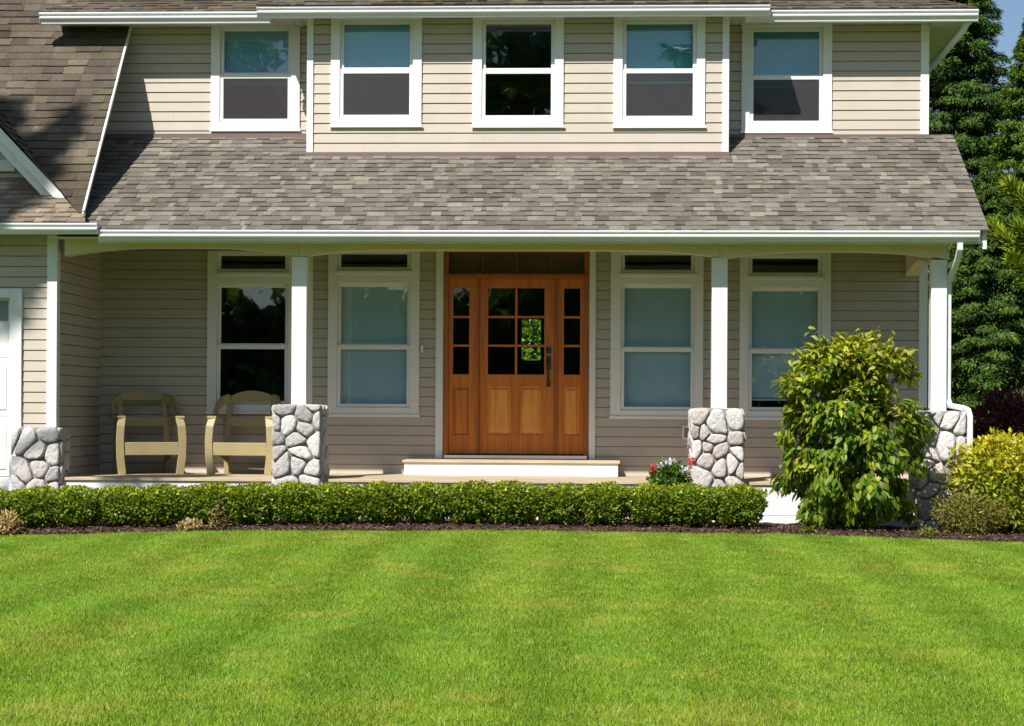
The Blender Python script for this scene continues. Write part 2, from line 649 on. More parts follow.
def shingles(name, O, U, Vv, vmax, urange, cols, wts, mat, parent, expo=0.118, wmin=0.05, wmax=0.18, t=0.016):
    """a roof slope of separate shingle tabs: O eave origin, U along the eave, Vv up the slope"""
    O, U, Vv = Vector(O), Vector(U).normalized(), Vector(Vv).normalized()
    N = U.cross(Vv).normalized()
    if N.z < 0:
        N = -N
    mb = MB()
    rows = int(math.ceil(vmax / expo))
    rr = random.Random(sum(ord(q) for q in name) + rows)
    cum = []
    for r in range(rows):
        v0 = r * expo
        v1 = min(v0 + expo + 0.012, vmax)
        if v1 - v0 < 0.02:
            continue
        ua, ub = urange(v0)
        uc, ud = urange(v1)
        lo, hi = min(ua, uc), max(ub, ud)
        if hi - lo < 0.02:
            continue
        u = lo - rr.random() * wmax
        while u < hi:
            w = rr.uniform(wmin, wmax)
            a, b = u, u + w
            u = b
            a0, b0 = max(a, ua), min(b, ub)
            a1, b1 = max(a, uc), min(b, ud)
            if b0 - a0 < 0.004 and b1 - a1 < 0.004:
                continue
            b0, b1 = max(a0, b0), max(a1, b1)
            i = rr.choices(range(len(cols)), wts)[0]
            k = 1 + rr.gauss(0, 0.10)
            c = tuple(max(0.01, x * k) for x in cols[i])
            h0 = t * (1.0 if rr.random() < 0.5 else 0.45) + rr.uniform(0, 0.003)
            dv_ = rr.uniform(-0.006, 0.006) if r else 0.0
            p = lambda uu, vv, hh: O + U * uu + Vv * vv + N * hh
            q = [p(a0, v0 + dv_, h0), p(b0, v0 + dv_, h0), p(b1, v1, 0.002), p(a1, v1, 0.002)]
            mb.face(q, c)
            mb.face([p(a0, v0 + dv_, -0.004), p(b0, v0 + dv_, -0.004), q[1], q[0]], tuple(x * 0.8 for x in c))
            mb.face([p(a0, v0 + dv_, -0.004), q[0], q[3], p(a1, v1, -0.004)], c)
            mb.face([q[1], p(b0, v0 + dv_, -0.004), p(b1, v1, -0.004), q[2]], c)
    # deck below the tabs
    k = 24
    for i in range(k):
        va, vb = vmax * i / k, vmax * (i + 1) / k
        a0, b0 = urange(va)
        a1, b1 = urange(vb)
        b0, b1 = max(a0, b0), max(a1, b1)
        mb.face([O + U * a0 + Vv * va - N * 0.005, O + U * b0 + Vv * va - N * 0.005,
                 O + U * b1 + Vv * vb - N * 0.005, O + U * a1 + Vv * vb - N * 0.005], (0.09, 0.08, 0.075))
    return mb.build(name, mat, parent)


def gutter(name, x0, x1, yf, ztop, parent, h=0.112, d=0.12):
    """K-style gutter seen from the front: stepped ogee face"""
    prof = [(yf + d, ztop), (yf + d, ztop - h), (yf + 0.050, ztop - h), (yf + 0.046, ztop - h + 0.016),
            (yf + 0.010, ztop - 0.068), (yf + 0.007, ztop - 0.050), (yf + 0.024, ztop - 0.040), (yf + 0.024, ztop - 0.026), (yf, ztop - 0.018), (yf, ztop),
            (yf + 0.014, ztop), (yf + 0.014, ztop - 0.02), (yf + 0.034, ztop - 0.024), (yf + 0.034, ztop - 0.07),
            (yf + d - 0.006, ztop - 0.07), (yf + d - 0.006, ztop)]
    mb = MB().prism(prof, 'X', x0, x1)
    for xa, xb in ((x0 - 0.003, x0), (x1, x1 + 0.003)):
        mb.prism([(yf + d, ztop), (yf + d, ztop - h), (yf + 0.035, ztop - h), (yf + 0.012, ztop - 0.05), (yf, ztop - 0.03), (yf, ztop)], 'X', xa, xb)
    return mb.build(name, M['gutter'], parent, bevel=0.0015)


def blind_mesh(x0, x1, z0, z1, y, pitch=0.024):
    mb = MB()
    k = int((z1 - z0) / pitch)
    for i in range(k):
        z = z1 - i * pitch
        mb.face([(x0, y - 0.004, z - pitch * 0.98), (x1, y - 0.004, z - pitch * 0.98), (x1, y + 0.004, z), (x0, y + 0.004, z)])
    mb.box(x0, x1, y - 0.012, y + 0.012, z0 - 0.022, z0)
    return mb


def window(house, Y, out, gx, up, lo, transom=None, blind=None, screen=False, name='window', shade='blind'):
    """double hung window: casing, sashes, panes, optional transom, blind and insect screen.
    out = x0,x1,z0,z1 of the casing; gx the glass x range; up/lo/transom z ranges of the glass"""
    x0, x1, z0, z1 = out
    g0, g1 = gx
    s = 0.042
    top = transom if transom else up
    mb = MB()
    a0, a1 = g0 - s, g1 + s
    b0, b1 = lo[0] - s, up[1] + s
    yf = Y - 0.034
    mb.box(x0, a0, yf, Y + 0.06, z0, z1)
    mb.box(a1, x1, yf, Y + 0.06, z0, z1)
    mb.box(a0, a1, yf, Y + 0.06, z0, b0)
    mb.box(x0 - 0.012, x1 + 0.012, yf - 0.014, yf - 0.001, z0 - 0.004, z0 + 0.03)
    if transom:
        t0, t1 = transom[0] - 0.03, transom[1] + 0.03
        mb.box(a0, a1, yf, Y + 0.06, b1, t0)
        mb.box(a0 - 0.03, a1 + 0.03, yf - 0.012, yf - 0.001, t0 - 0.05, t0 - 0.012)
        if t1 < z1:
            mb.box(a0, a1, yf, Y + 0.06, t1, z1)
    else:
        mb.box(a0, a1, yf, Y + 0.06, b1, z1)
    w = mb.build(name, M['white'], house, bevel=0.004)
    sm = MB()
    mid = 0.5 * (up[0] + lo[1])
    sm.ring(a0 + .001, a1 - .001, mid - 0.012, b1 - .001, g0, g1, up[0], up[1], Y + 0.012, Y + 0.04)
    sm.ring(a0 + .001, a1 - .001, b0 + .001, mid + 0.018, g0, g1, lo[0], lo[1], Y - 0.018, Y + 0.0115)
    if transom:
        sm.ring(a0 + .001, a1 - .001, t0 + .001, t1 - .001, g0 + 0.0, g1, transom[0], transom[1], Y - 0.01, Y + 0.03)
    sm.build('sash', M['white'], w, bevel=0.003)
    for nm, (za, zb), y in (('upper_pane', up, Y + 0.026), ('lower_pane', lo, Y - 0.004)):
        MB_pane(g0, g1, za, zb, y).build(nm, M['glass'], w)
    if transom:
        MB_pane(g0, g1, transom[0], transom[1], Y + 0.01).build('transom_pane', M['glass'], w)
    if blind:
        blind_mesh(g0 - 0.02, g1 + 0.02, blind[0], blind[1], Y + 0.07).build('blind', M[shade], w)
    if screen:
        MB_pane(g0, g1, lo[0], lo[1], Y - 0.010).build('insect_screen', M['screenmesh'], w)
    return w


def MB_pane(x0, x1, z0, z1, y):
    m = MB()
    m.face([(x0 - .003, y, z0 - .003), (x1 + .003, y, z0 - .003), (x1 + .003, y, z1 + .003), (x0 - .003, y, z1 + .003)])
    return m


# insect screen: a fine mesh that lets some light through
m_ = bpy.data.materials.new('insect_screen_mesh')
m_.use_nodes = True
nt_ = m_.node_tree
p_ = nt_.nodes['Principled BSDF']
p_.inputs['Base Color'].default_value = (0.036, 0.031, 0.034, 1)
p_.inputs['Roughness'].default_value = 0.7
t_ = nd(nt_, 'ShaderNodeBsdfTransparent')
x_ = nd(nt_, 'ShaderNodeMixShader')
x_.inputs[0].default_value = 0.62
nt_.links.new(t_.outputs[0], x_.inputs[1])
nt_.links.new(p_.outputs[0], x_.inputs[2])
nt_.links.new(x_.outputs[0], nt_.nodes['Material Output'].inputs[0])
M['screenmesh'] = m_

# ------------------------------------------------------------------ house
H = empty('house', (0, 22, 0))
tag(H, 'two storey tan sided house with white trim and a covered front porch', 'house')
YW, YB, YF = 22.0, 21.53, 20.2
FL = 0.457

UPW = [(-4.630, -3.567, 4.502, 5.768, (-4.480, -3.713), (5.205, 5.695), (4.650, 5.128)),
       (1.631, 2.684, 4.470, 5.745, (1.773, 2.537), (5.159, 5.664), (4.615, 5.097))]
BUW = [(-3.132, -2.076, 4.475, 5.742, (-2.984, -2.220), (5.172, 5.672), (4.620, 5.098)),
       (-1.489, -0.438, 4.468, 5.742, (-1.339, -0.584), (5.160, 5.668), (4.611, 5.091)),
       (0.133, 1.183, 4.462, 5.742, (0.281, 1.043), (5.150, 5.661), (4.602, 5.090))]
LOW = [(-4.658, -3.572, 1.157, 3.09, (-4.500, -3.732), (1.992, 2.652), (1.310, 1.923), (2.873, 3.029)),
       (-3.218, -2.134, 1.130, 3.09, (-3.068, -2.281), (1.994, 2.664), (1.282, 1.924), (2.895, 3.050)),
       (0.119, 1.203, 1.125, 3.09, (0.281, 1.058), (1.974, 2.658), (1.264, 1.910), (2.871, 3.045)),
       (1.627, 2.685, 1.121, 3.09, (1.771, 2.539), (1.962, 2.626), (1.267, 1.895), (2.841, 3.006))]


def hole(w):
    g = w[4]
    top = w[7][1] if len(w) > 7 else w[5][1]
    return (g[0] - 0.05, g[1] + 0.05, w[6][0] - 0.05, top + 0.035)


front = lambda Y: (lambda u, z, o: (u, Y - o, z))
# ground floor front wall with window and door openings
DOOR = (-1.87, -0.115, FL, 3.10)
siding(MB(), FL, 3.12, lambda z: (-6.02, 3.72), front(YW), [hole(w) for w in LOW] + [DOOR]).build('porch_wall', M['siding'], H)
# upper main wall, left and right of the bay
mb = MB()
siding(mb, 4.40, 5.74, lambda z: (-6.02, -3.3), front(YW), [hole(w) for w in UPW])
mb.build('upper_wall', M['siding'], H)
mb = MB()
siding(mb, 4.40, 5.74, lambda z: (1.40, 3.72), front(YW), [hole(w) for w in UPW])
mb.build('upper_wall', M['siding'], H)
# the projecting bay
mb = MB()
siding(mb, 4.185, 5.74, lambda z: (-3.335, 1.38), front(YB), [hole(w) for w in BUW])
siding(mb, 4.185, 5.74, lambda z: (YB + 0.02, YW + 0.03), lambda u, z, o: (-3.405 - o + 0.012, u, z))
siding(mb, 4.185, 5.74, lambda z: (YB + 0.02, YW + 0.03), lambda u, z, o: (1.45 + o - 0.012, u, z))
mb.build('bay_wall', M['siding'], H)
# side and rear walls
mb = MB()
siding(mb, -0.1, 5.74, lambda z: (YW + 0.09, 30.0), lambda u, z, o: (3.79 + o, u, z))
RW = (-1.26, -0.95, 2.02, 2.68)
siding(mb, -0.1, 5.74, lambda z: (-9.5, 3.79), lambda u, z, o: (u, 30.0 + o, z), [RW])
mb.build('rear_wall', M['siding'], H)
# interior shell
mb = MB()
mb.face([(-9.4, YW + 0.01, FL - 0.01), (3.78, YW + 0.01, FL - 0.01), (3.78, 29.9, FL - 0.01), (-9.4, 29.9, FL - 0.01)])
mb.box(-9.4, 3.78, YW + 0.07, 29.9, 3.13, 3.4)
mb.box(-6.1, -5.4, YW + 0.1, YW + 0.16, 3.4, 5.75)
mb.box(-5.5, 3.78, YW + 0.12, 29.9, 5.78, 5.8)
mb.box(3.70, 3.77, YW + 0.07, 29.9, FL, 5.75)
mb.box(-5.92, -5.86, YW + 0.07, 29.9, FL, 5.75)
for a, b, c, d in ((-9.4, RW[0], FL, 5.75), (RW[1], 3.78, FL, 5.75), (RW[0], RW[1], FL, RW[2]), (RW[0], RW[1], RW[3], 5.75)):
    mb.box(a, b, 29.9, 29.95, c, d)
mb.box(-3.4, 1.45, YB + 0.1, YW + 0.1, 4.2, 4.3)
mb.box(-5.55, 3.70, 26.0, 26.08, 3.4, 5.78)
mb.build('interior_room', M['interior'], H)

# corner boards and trim
mb = MB()
mb.box(3.706, 3.803, YW - 0.03, YW + 0.06, FL, 3.10)
mb.build('corner_board', M['white'], H, bevel=0.004)
mb = MB()
mb.box(3.71, 3.806, YW - 0.03, YW + 0.06, 4.40, 5.735)
mb.build('corner_board', M['white'], H, bevel=0.004)
MB().box(-3.41, -3.335, YB - 0.03, YB + 0.05, 4.180, 5.735).build('corner_board', M['white'], H, bevel=0.004)
MB().box(1.380, 1.456, YB - 0.03, YB + 0.05, 4.180, 5.735).build('corner_board', M['white'], H, bevel=0.004)
MB().box(-6.044, -5.932, YF - 0.03, YF + 0.09, 1.0, 3.16).build('corner_board', M['white'], H, bevel=0.004)
MB().box(-3.565, -3.40, YW - 0.028, YW + 0.02, FL, 3.09).build('trim_board', M['white'], H, bevel=0.004)
mb = MB()
mb.box(-1.938, -1.851, YW - 0.035, YW + 0.08, 0.64, 3.09)
mb.build('door_casing', M['white'], H, bevel=0.004)
mb = MB()
mb.box(-0.131, -0.056, YW - 0.035, YW + 0.08, 0.64, 3.09)
mb.build('door_casing', M['white'], H, bevel=0.004)

# windows
for i, w in enumerate(UPW):
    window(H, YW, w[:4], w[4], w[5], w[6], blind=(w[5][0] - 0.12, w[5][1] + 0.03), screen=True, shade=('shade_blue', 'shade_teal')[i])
for i, w in enumerate(BUW):
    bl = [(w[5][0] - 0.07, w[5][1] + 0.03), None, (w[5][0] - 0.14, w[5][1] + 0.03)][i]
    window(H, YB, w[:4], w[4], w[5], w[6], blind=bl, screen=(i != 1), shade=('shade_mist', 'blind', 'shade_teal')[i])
for i, w in enumerate(LOW):
    bl = [None, (w[6][0] - 0.03, w[5][1] + 0.05), (w[6][0] - 0.03, w[5][1] + 0.05), (w[6][0] + 0.10, w[5][1] + 0.05)][i]
    window(H, YW, w[:4], w[4], w[5], w[6], transom=w[7], blind=bl)

# ---------------------------------------------------------------- entry door
yd = YW + 0.03
fr = MB()
fr.box(-1.849, -1.790, yd - 0.05, yd + 0.1, 0.68, 3.10)
fr.box(-0.192, -0.133, yd - 0.05, yd + 0.1, 0.68, 3.10)
fr.box(-1.790, -0.192, yd - 0.04, yd + 0.1, 2.815, 2.836)
fr.box(-1.790, -0.192, yd - 0.04, yd + 0.1, 3.075, 3.10)
fr.box(-1.82, -0.165, yd - 0.085, yd + 0.02, 2.772, 2.8145)
fr.box(-1.445, -1.427, yd - 0.045, yd + 0.1, 0.70, 2.772)
fr.box(-0.536, -0.505, yd - 0.045, yd + 0.1, 0.70, 2.772)
frame = fr.build('door_frame', M['wood_dark'], H, bevel=0.004)
tg = MB_pane(-1.79, -0.192, 2.836, 3.075, yd + 0.03).build('transom_glass', M['frosted'], frame)
for i in range(1, 4):
    x = -1.79 + i * (1.598 / 4)
    MB().box(x - 0.012, x + 0.012, yd + 0.005, yd + 0.05, 2.836, 3.075).build('transom_bar', M['bar_dark'], frame, bevel=0.003)
MB().box(-1.83, -0.15, yd - 0.14, yd + 0.05, 0.648, 0.685).build('threshold', M['gutter'], frame, bevel=0.004)


def glazed(parent, x0, x1, z0, z1, gx, gz_, cols, rows, panels, nm, mat, pmats):
    """a joinery leaf: stiles, rails, glazing bars, glass and raised lower panels"""
    yf, yb = yd - 0.012, yd + 0.032
    mb = MB()
    mb.box(x0, gx[0], yf, yb, z0, z1)
    mb.box(gx[1], x1, yf, yb, z0, z1)
    mb.box(gx[0], gx[1], yf, yb, gz_[1], z1)
    lowz = panels[0][2], panels[0][3]
    mb.box(gx[0], gx[1], yf, yb, lowz[1], gz_[0])
    mb.box(gx[0], gx[1], yf, yb, z0, lowz[0])
    xs_ = sorted([p[0] for p in panels] + [p[1] for p in panels])
    edges = [gx[0]] + xs_ + [gx[1]]
    for a, b in zip(edges[0::2], edges[1::2]):
        if b - a > 0.002:
            mb.box(a, b, yf, yb, lowz[0], lowz[1])
    for i in range(1, cols):
        x = gx[0] + (gx[1] - gx[0]) * i / cols
        mb.box(x - 0.013, x + 0.013, yf + 0.004, yb - 0.004, gz_[0], gz_[1])
    for j in range(1, rows):
        z = gz_[0] + (gz_[1] - gz_[0]) * j / rows
        for i in range(cols):
            a = gx[0] + (gx[1] - gx[0]) * i / cols + (0.013 if i else 0)
            b = gx[0] + (gx[1] - gx[0]) * (i + 1) / cols - (0.013 if i < cols - 1 else 0)
            mb.box(a, b, yf + 0.004, yb - 0.004, z - 0.013, z + 0.013)
    leaf = mb.build(nm, mat, parent, bevel=0.004)
    return leaf


def panel(parent, p, mat):
    x0, x1, z0, z1 = p
    mb = MB()
    mb.box(x0, x1, yd + 0.012, yd + 0.03, z0, z1)
    i = 0.018
    j = 0.042
    a = [(x0 + i, yd + 0.010, z0 + i), (x1 - i, yd + 0.010, z0 + i), (x1 - i, yd + 0.010, z1 - i), (x0 + i, yd + 0.010, z1 - i)]
    b = [(x0 + j, yd - 0.004, z0 + j), (x1 - j, yd - 0.004, z0 + j), (x1 - j, yd - 0.004, z1 - j), (x0 + j, yd - 0.004, z1 - j)]
    for q in range(4):
        r = (q + 1) % 4
        mb.face([a[q], a[r], b[r], b[q]])
    mb.face(b)
    return mb.build('raised_panel', mat, parent)


GZ = (1.637, 2.655)
dp = [(-1.325, -1.052, 0.928, 1.495), (-0.944, -0.668, 0.928, 1.495)]
door = glazed(H, -1.425, -0.538, 0.70, 2.770, (-1.325, -0.660), GZ, 2, 3, dp, 'entry_door', M['wood'], None)
MB_pane(-1.325, -0.660, GZ[0], GZ[1], yd + 0.01).build('door_glass', M['dglass'], door)
for p in dp:
    panel(door, p, M['wood_light'])
hm = MB()
hm.box(-0.640, -0.578, yd - 0.030, yd - 0.0125, 1.885, 1.955)
hm.tube([(-0.609, yd - 0.03, 1.92), (-0.609, yd - 0.05, 1.92)], 0.02, 12)
hm.build('deadbolt', M['dark'], door, bevel=0.004)
hm = MB()
hm.box(-0.636, -0.582, yd - 0.028, yd - 0.0125, 1.70, 1.85)
hm.tube([(-0.609, yd - 0.028, 1.79), (-0.609, yd - 0.07, 1.77), (-0.609, yd - 0.075, 1.68), (-0.609, yd - 0.06, 1.56), (-0.609, yd - 0.028, 1.53)], [0.016, 0.016, 0.013, 0.013, 0.016], 10)
hm.box(-0.632, -0.586, yd - 0.028, yd - 0.0125, 1.495, 1.56)
hm.build('door_handle', M['dark'], door, bevel=0.003)
for (x0, x1, g0, g1, lp, lm) in ((-1.790, -1.445, -1.738, -1.547, (-1.738, -1.547, 0.92, 1.49), M['wood']),
                                (-0.505, -0.192, -0.430, -0.238, (-0.425, -0.243, 0.92, 1.49), M['wood_light'])):
    sl = glazed(frame, x0, x1, 0.70, 2.770, (g0, g1), (1.637, 2.653), 1, 3, [lp], 'sidelight', M['wood'], None)
    # glass and lower panel belong to the frame beside the leaf
    MB_pane(g0, g1, 1.637, 2.653, yd + 0.01).build('sidelight_glass', M['dglass'], frame)
    panel(frame, lp, lm).name = 'sidelight_panel'

# ---------------------------------------------------------------- porch
PX0, PX1 = -5.93, 3.75
mb = MB()
for i in range(13):
    y0 = 20.15 + i * 0.142
    mb.box(PX0, PX1, y0, y0 + 0.139, FL - 0.032, FL)
mb.build('porch_floor', M['deck'], H, bevel=0.003)
mb = MB()
mb.box(PX0, PX1, 20.175, 20.21, 0.10, FL - 0.032)
mb.box(PX0, PX1, 20.165, 20.21, -0.16, 0.095)
mb.box(PX1 - 0.05, PX1 - 0.02, 20.22, YW, -0.16, FL - 0.032)
mb.build('porch_skirt', M['white'], H, bevel=0.003)
mb = MB()
mb.box(-2.245, 0.21, 21.415, YW - 0.02, FL + 0.002, 0.606)
st = mb.build('door_step', M['white'], H, bevel=0.004)
mb = MB()
mb.box(-2.265, 0.232, 21.39, 21.68, 0.608, 0.638)
mb.box(-2.265, 0.232, 21.684, YW - 0.018, 0.608, 0.638)
mb.build('step_board', M['deck'], st, bevel=0.004)
# ceiling
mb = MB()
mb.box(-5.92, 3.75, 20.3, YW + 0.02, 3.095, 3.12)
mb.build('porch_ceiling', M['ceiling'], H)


def arch(x0, x1, zend, zmid, ztop, straight=0.0):
    """beam face with a shallow arched underside"""
    k = 24
    pts = [(x1, ztop), (x0, ztop)]
    for i in range(k + 1):
        t = i / k
        x = x0 + (x1 - x0) * t
        e = min(t, 1 - t) * (x1 - x0)
        f = min(1.0, e / 1.0)
        pts.append((x, zend + (zmid - zend) * (1 - (1 - f) ** 2)))
    return pts


for a, b, z0_, zm in ((-5.86, -3.275, 2.872, 2.965), (-3.275, 1.28, 2.872, 2.945), (1.28, 3.725, 2.850, 2.935)):
    MB().prism(arch(a + 0.001, b - 0.001, z0_, zm, 3.06), 'Y', YF, YF + 0.16).build('porch_beam', M['beam'], H, bevel=0.003)
# the return beam at the right end
pts = [(y, z) for (y, z) in arch(20.37, YW - 0.03, 2.80, 2.92, 3.06)]
MB().prism(pts, 'X', 3.545, 3.70).build('porch_beam', M['beam'], H, bevel=0.003)
POSTS = [(-3.356, -3.193, 1.262, 2.872), (1.197, 1.364, 1.246, 2.87), (3.536, 3.702, 1.230, 2.85)]
for x0, x1, z0, z1 in POSTS:
    MB().box(x0, x1, YF + 0.002, YF + 0.158, z0, z1 - 0.0005).build('porch_post', M['white'], H, bevel=0.006)

# ---------------------------------------------------------------- stone pillars
STONES = [(0.57, 0.535, 0.525), (0.51, 0.475, 0.465), (0.63, 0.60, 0.59), (0.44, 0.40, 0.39), (0.52, 0.455, 0.43), (0.37, 0.35, 0.345)]
SWT = [4, 3, 3, 1.4, 1.4, 0.7]


def clip(poly, p, nrm):
    out = []
    k = len(poly)
    for i in range(k):
        a, b = poly[i], poly[(i + 1) % k]
        da = (a[0] - p[0]) * nrm[0] + (a[1] - p[1]) * nrm[1]
        db = (b[0] - p[0]) * nrm[0] + (b[1] - p[1]) * nrm[1]
        if da <= 0:
            out.append(a)
        if (da < 0 < db) or (db < 0 < da):
            t = da / (da - db)
            out.append((a[0] + (b[0] - a[0]) * t, a[1] + (b[1] - a[1]) * t))
    return out


def stone_face(mb, w, h, place, rr, size=0.17):
    """irregular rounded stones packed over a w x h face"""
    n = max(4, int(w * h / (size * size)))
    pts = []
    tries = 0
    while len(pts) < n and tries < 4000:
        tries += 1
        q = (rr.uniform(0, w), rr.uniform(0, h))
        d = size * (0.42 + 0.62 * rr.random())
        if all((q[0] - p[0]) ** 2 + (q[1] - p[1]) ** 2 > d * d for p in pts):
            pts.append(q)
    for i, p in enumerate(pts):
        cell = [(0, 0), (w, 0), (w, h), (0, h)]
        for j, q in enumerate(pts):
            if i == j:
                continue
            m = ((p[0] + q[0]) / 2, (p[1] + q[1]) / 2)
            d = (q[0] - p[0], q[1] - p[1])
            L = math.hypot(*d)
            g = 0.0035
            m = (m[0] - d[0] / L * g, m[1] - d[1] / L * g)
            cell = clip(cell, m, d)
            if len(cell) < 3:
                break
        if len(cell) < 3:
            continue
        # subdivide long edges then round the corners twice
        for q_ in (rr.uniform(.14, .24), .25, .25):
            new = []
            for a, b in zip(cell, cell[1:] + cell[:1]):
                new += [(a[0] * (1 - q_) + b[0] * q_, a[1] * (1 - q_) + b[1] * q_), (a[0] * q_ + b[0] * (1 - q_), a[1] * q_ + b[1] * (1 - q_))]
            cell = new
        # chipped, slightly irregular outline
        p1, p2 = rr.uniform(0, 6.28), rr.uniform(0, 6.28)
        k0 = len(cell)
        mx_ = sum(a[0] for a in cell) / k0
        my_ = sum(a[1] for a in cell) / k0
        cell = [(mx_ + (a[0] - mx_) * f_, my_ + (a[1] - my_) * f_) for a, f_ in
                ((a, 1 - 0.035 * (1 + math.sin(3 * math.atan2(a[1] - my_, a[0] - mx_) + p1)) * .5 - 0.03 * (1 + math.sin(7 * math.atan2(a[1] - my_, a[0] - mx_) + p2)) * .5) for a in cell)]
        cx_ = sum(a[0] for a in cell) / len(cell)
        cy_ = sum(a[1] for a in cell) / len(cell)
        rmean = sum(math.hypot(a[0] - cx_, a[1] - cy_) for a in cell) / len(cell)
        hh = min(0.058, 0.030 + rmean * 0.30) * rr.uniform(0.75, 1.15)
        tx, ty = rr.uniform(-0.12, 0.12), rr.uniform(-0.12, 0.12)
        i_ = rr.choices(range(len(STONES)), SWT)[0]
        kk = rr.uniform(0.88, 1.12)
        c = tuple(x * kk for x in STONES[i_])
        base = len(mb.v)
        k = len(cell)
        rings = [(1.0, 0.0), (1.0, 0.35), (0.975, 0.66), (0.91, 0.88), (0.74, 0.98), (0.4, 1.0)]
        for s_, z_ in rings:
            for a in cell:
                dx, dy = (a[0] - cx_) * s_, (a[1] - cy_) * s_
                o_ = hh * z_ + (dx * tx + dy * ty) * min(1, z_ * 1.5) + rr.uniform(-0.0012, 0.0012) * (z_ > 0) + 0.005 * z_ * math.sin(dx * 70 + tx * 90) * math.sin(dy * 64 + ty * 90)
                mb.v.append(tuple(place(cx_ + dx, cy_ + dy, o_)))
        mb.v.append(tuple(place(cx_, cy_, hh * 1.01)))
        for r in range(len(rings) - 1):
            for a in range(k):
                b = (a + 1) % k
                mb.f.append((base + r * k + a, base + r * k + b, base + (r + 1) * k + b, base + (r + 1) * k + a))
                mb.c.append(c)
        top = base + (len(rings) - 1) * k
        for a in range(k):
            mb.f.append((top + a, top + (a + 1) % k, base + len(rings) * k))
            mb.c.append(c)


def pillar(x0, x1, z0, z1, yf, yb, seed, left=True, right=True):
    rr = random.Random(seed)
    mb = MB()
    e = 0.042
    mb.box(x0 + e, x1 - e, yf + e, yb - 0.005, z0, z1 - 0.004)
    core = mb.build('stone_pillar', M['mortar'], H)
    sb = MB()
    h = z1 - z0
    stone_face(sb, x1 - x0, h, lambda u, v, o: (x0 + u, yf + e - o, z0 + v), rr)
    d = yb - yf - e
    if right:
        stone_face(sb, d, h, lambda u, v, o: (x1 - e + o, yf + e + u, z0 + v), rr)
    if left:
        stone_face(sb, d, h, lambda u, v, o: (x0 + e - o, yf + e + u, z0 + v), rr)
    stone_face(sb, x1 - x0 - 2 * e, d - e, lambda u, v, o: (x0 + e + u, yf + e + v, z1 - 0.012 + o * 0.25), rr)
    sb.build('stone_facing', M['stone'], core, smooth=True)
    return core


pillar(-3.53, -3.004, -0.12, 1.262, 20.0, 20.53, 3)
pillar(0.979, 1.536, -0.12, 1.246, 20.0, 20.53, 12)
pillar(3.367, 3.877, -0.16, 1.230, 20.0, 20.53, 21)
pillar(-6.395, -5.868, -0.2, 1.0, 20.05, 20.47, 33, left=False)

# ---------------------------------------------------------------- garage wing
mb = MB()
siding(mb, -0.1, 3.17, lambda z: (-9.5, -6.03), front(YF), [(-9.3, -6.44, -0.2, 2.42)])
siding(mb, FL - 0.02, 3.1, lambda z: (YF + 0.09, YW + 0.02), lambda u, z, o: (-5.948 + o, u, z))
mb.build('garage_wall', M['siding'], H)
mb = MB()
mb.box(-6.45, -6.319, YF - 0.045, YF + 0.12, -0.16, 2.515)
mb.box(-9.4, -6.4505, YF - 0.045, YF + 0.12, 2.415, 2.515)
mb.build('garage_casing', M['white'], H, bevel=0.004)
mb = MB()
gd = (-9.3, -6.452)
for r in range(4):
    mb.box(gd[0], gd[1], YF + 0.085, YF + 0.12, -0.2 + r * 0.655, -0.2 + r * 0.655 + 0.648)
for r in range(3):
    for c in range(5):
        x1_ = gd[1] - 0.07 - c * 0.56
        mb.box(x1_ - 0.46, x1_, YF + 0.073, YF + 0.084, -0.12 + r * 0.655, 0.36 + r * 0.655)
gdo = mb.build('garage_door', M['white'], H, bevel=0.006)
mb = MB()
for c in range(5):
    x1_ = gd[1] - 0.06 - c * 0.56
    mb.box(x1_ - 0.44, x1_, YF + 0.075, YF + 0.084, 2.17, 2.385)
mb.build('garage_door_glass', M['grey'], gdo)

# ---------------------------------------------------------------- roofs
SL = 0.597
vdir = (0, 1, SL)
vlen = lambda dy, s=SL: dy * math.sqrt(1 + s * s)
eave = lambda y: 3.128 + SL * (y - 19.8)
shingles('porch_roof', (0, 19.78, eave(19.78)), (1, 0, 0), vdir, vlen(YW + 0.03 - 19.78), lambda v: (-6.02, 4.06 + 0.03 * v / 2.6), GREYS, GW, M['shingle'], H)
# flashing where the roof meets the walls
mb = MB()
mb.box(-6.0, -3.40, YW - 0.05, YW - 0.012, 4.41, 4.472)
mb.box(1.46, 3.80, YW - 0.05, YW - 0.012, 4.41, 4.452)
mb.box(-3.42, 1.465, YB - 0.045, YB - 0.012, 4.135, 4.186)
mb.build('roof_flashing', M['flash'], H)
# underside of the porch eave, fascia and right rake board
mb = MB()
mb.box(-5.4, 4.0, 19.875, 19.90, 2.99, 3.125)
mb.build('fascia', M['white'], H)
mb = MB()
mb.face([(-5.93, 19.88, 3.055), (3.74, 19.88, 3.055), (3.74, YF + 0.02, 3.055), (-5.93, YF + 0.02, 3.055)])
mb.build('porch_soffit', M['beam'], H)
rb = [(19.86, eave(19.86) - 0.23), (19.86, eave(19.86) - 0.012), (YW, eave(YW) - 0.012), (YW, eave(YW) - 0.24)]
MB().prism(rb, 'X', 4.005, 4.05).build('rake_board', M['white'], H, bevel=0.003)
# right gable end of the porch roof
MB().prism([(20.0, 3.06), (20.0, eave(20.0) - 0.02), (YW, eave(YW) - 0.02), (YW, 3.06)], 'X', 3.66, 3.70).build('porch_gable_end', M['siding'], H)
gutter('porch_gutter', -5.36, 3.955, 19.75, 3.118, H)
gutter('garage_gutter', -9.5, -5.37, 19.70, 3.185, H)

# steep front slope over the garage
ST = 1.21
steep = lambda y: 3.392 + ST * (y - 20.0)
sdl = math.sqrt(1 + ST * ST)
GS = 1.05
gabz = lambda x: 3.53 + GS * (-5.84 - x)


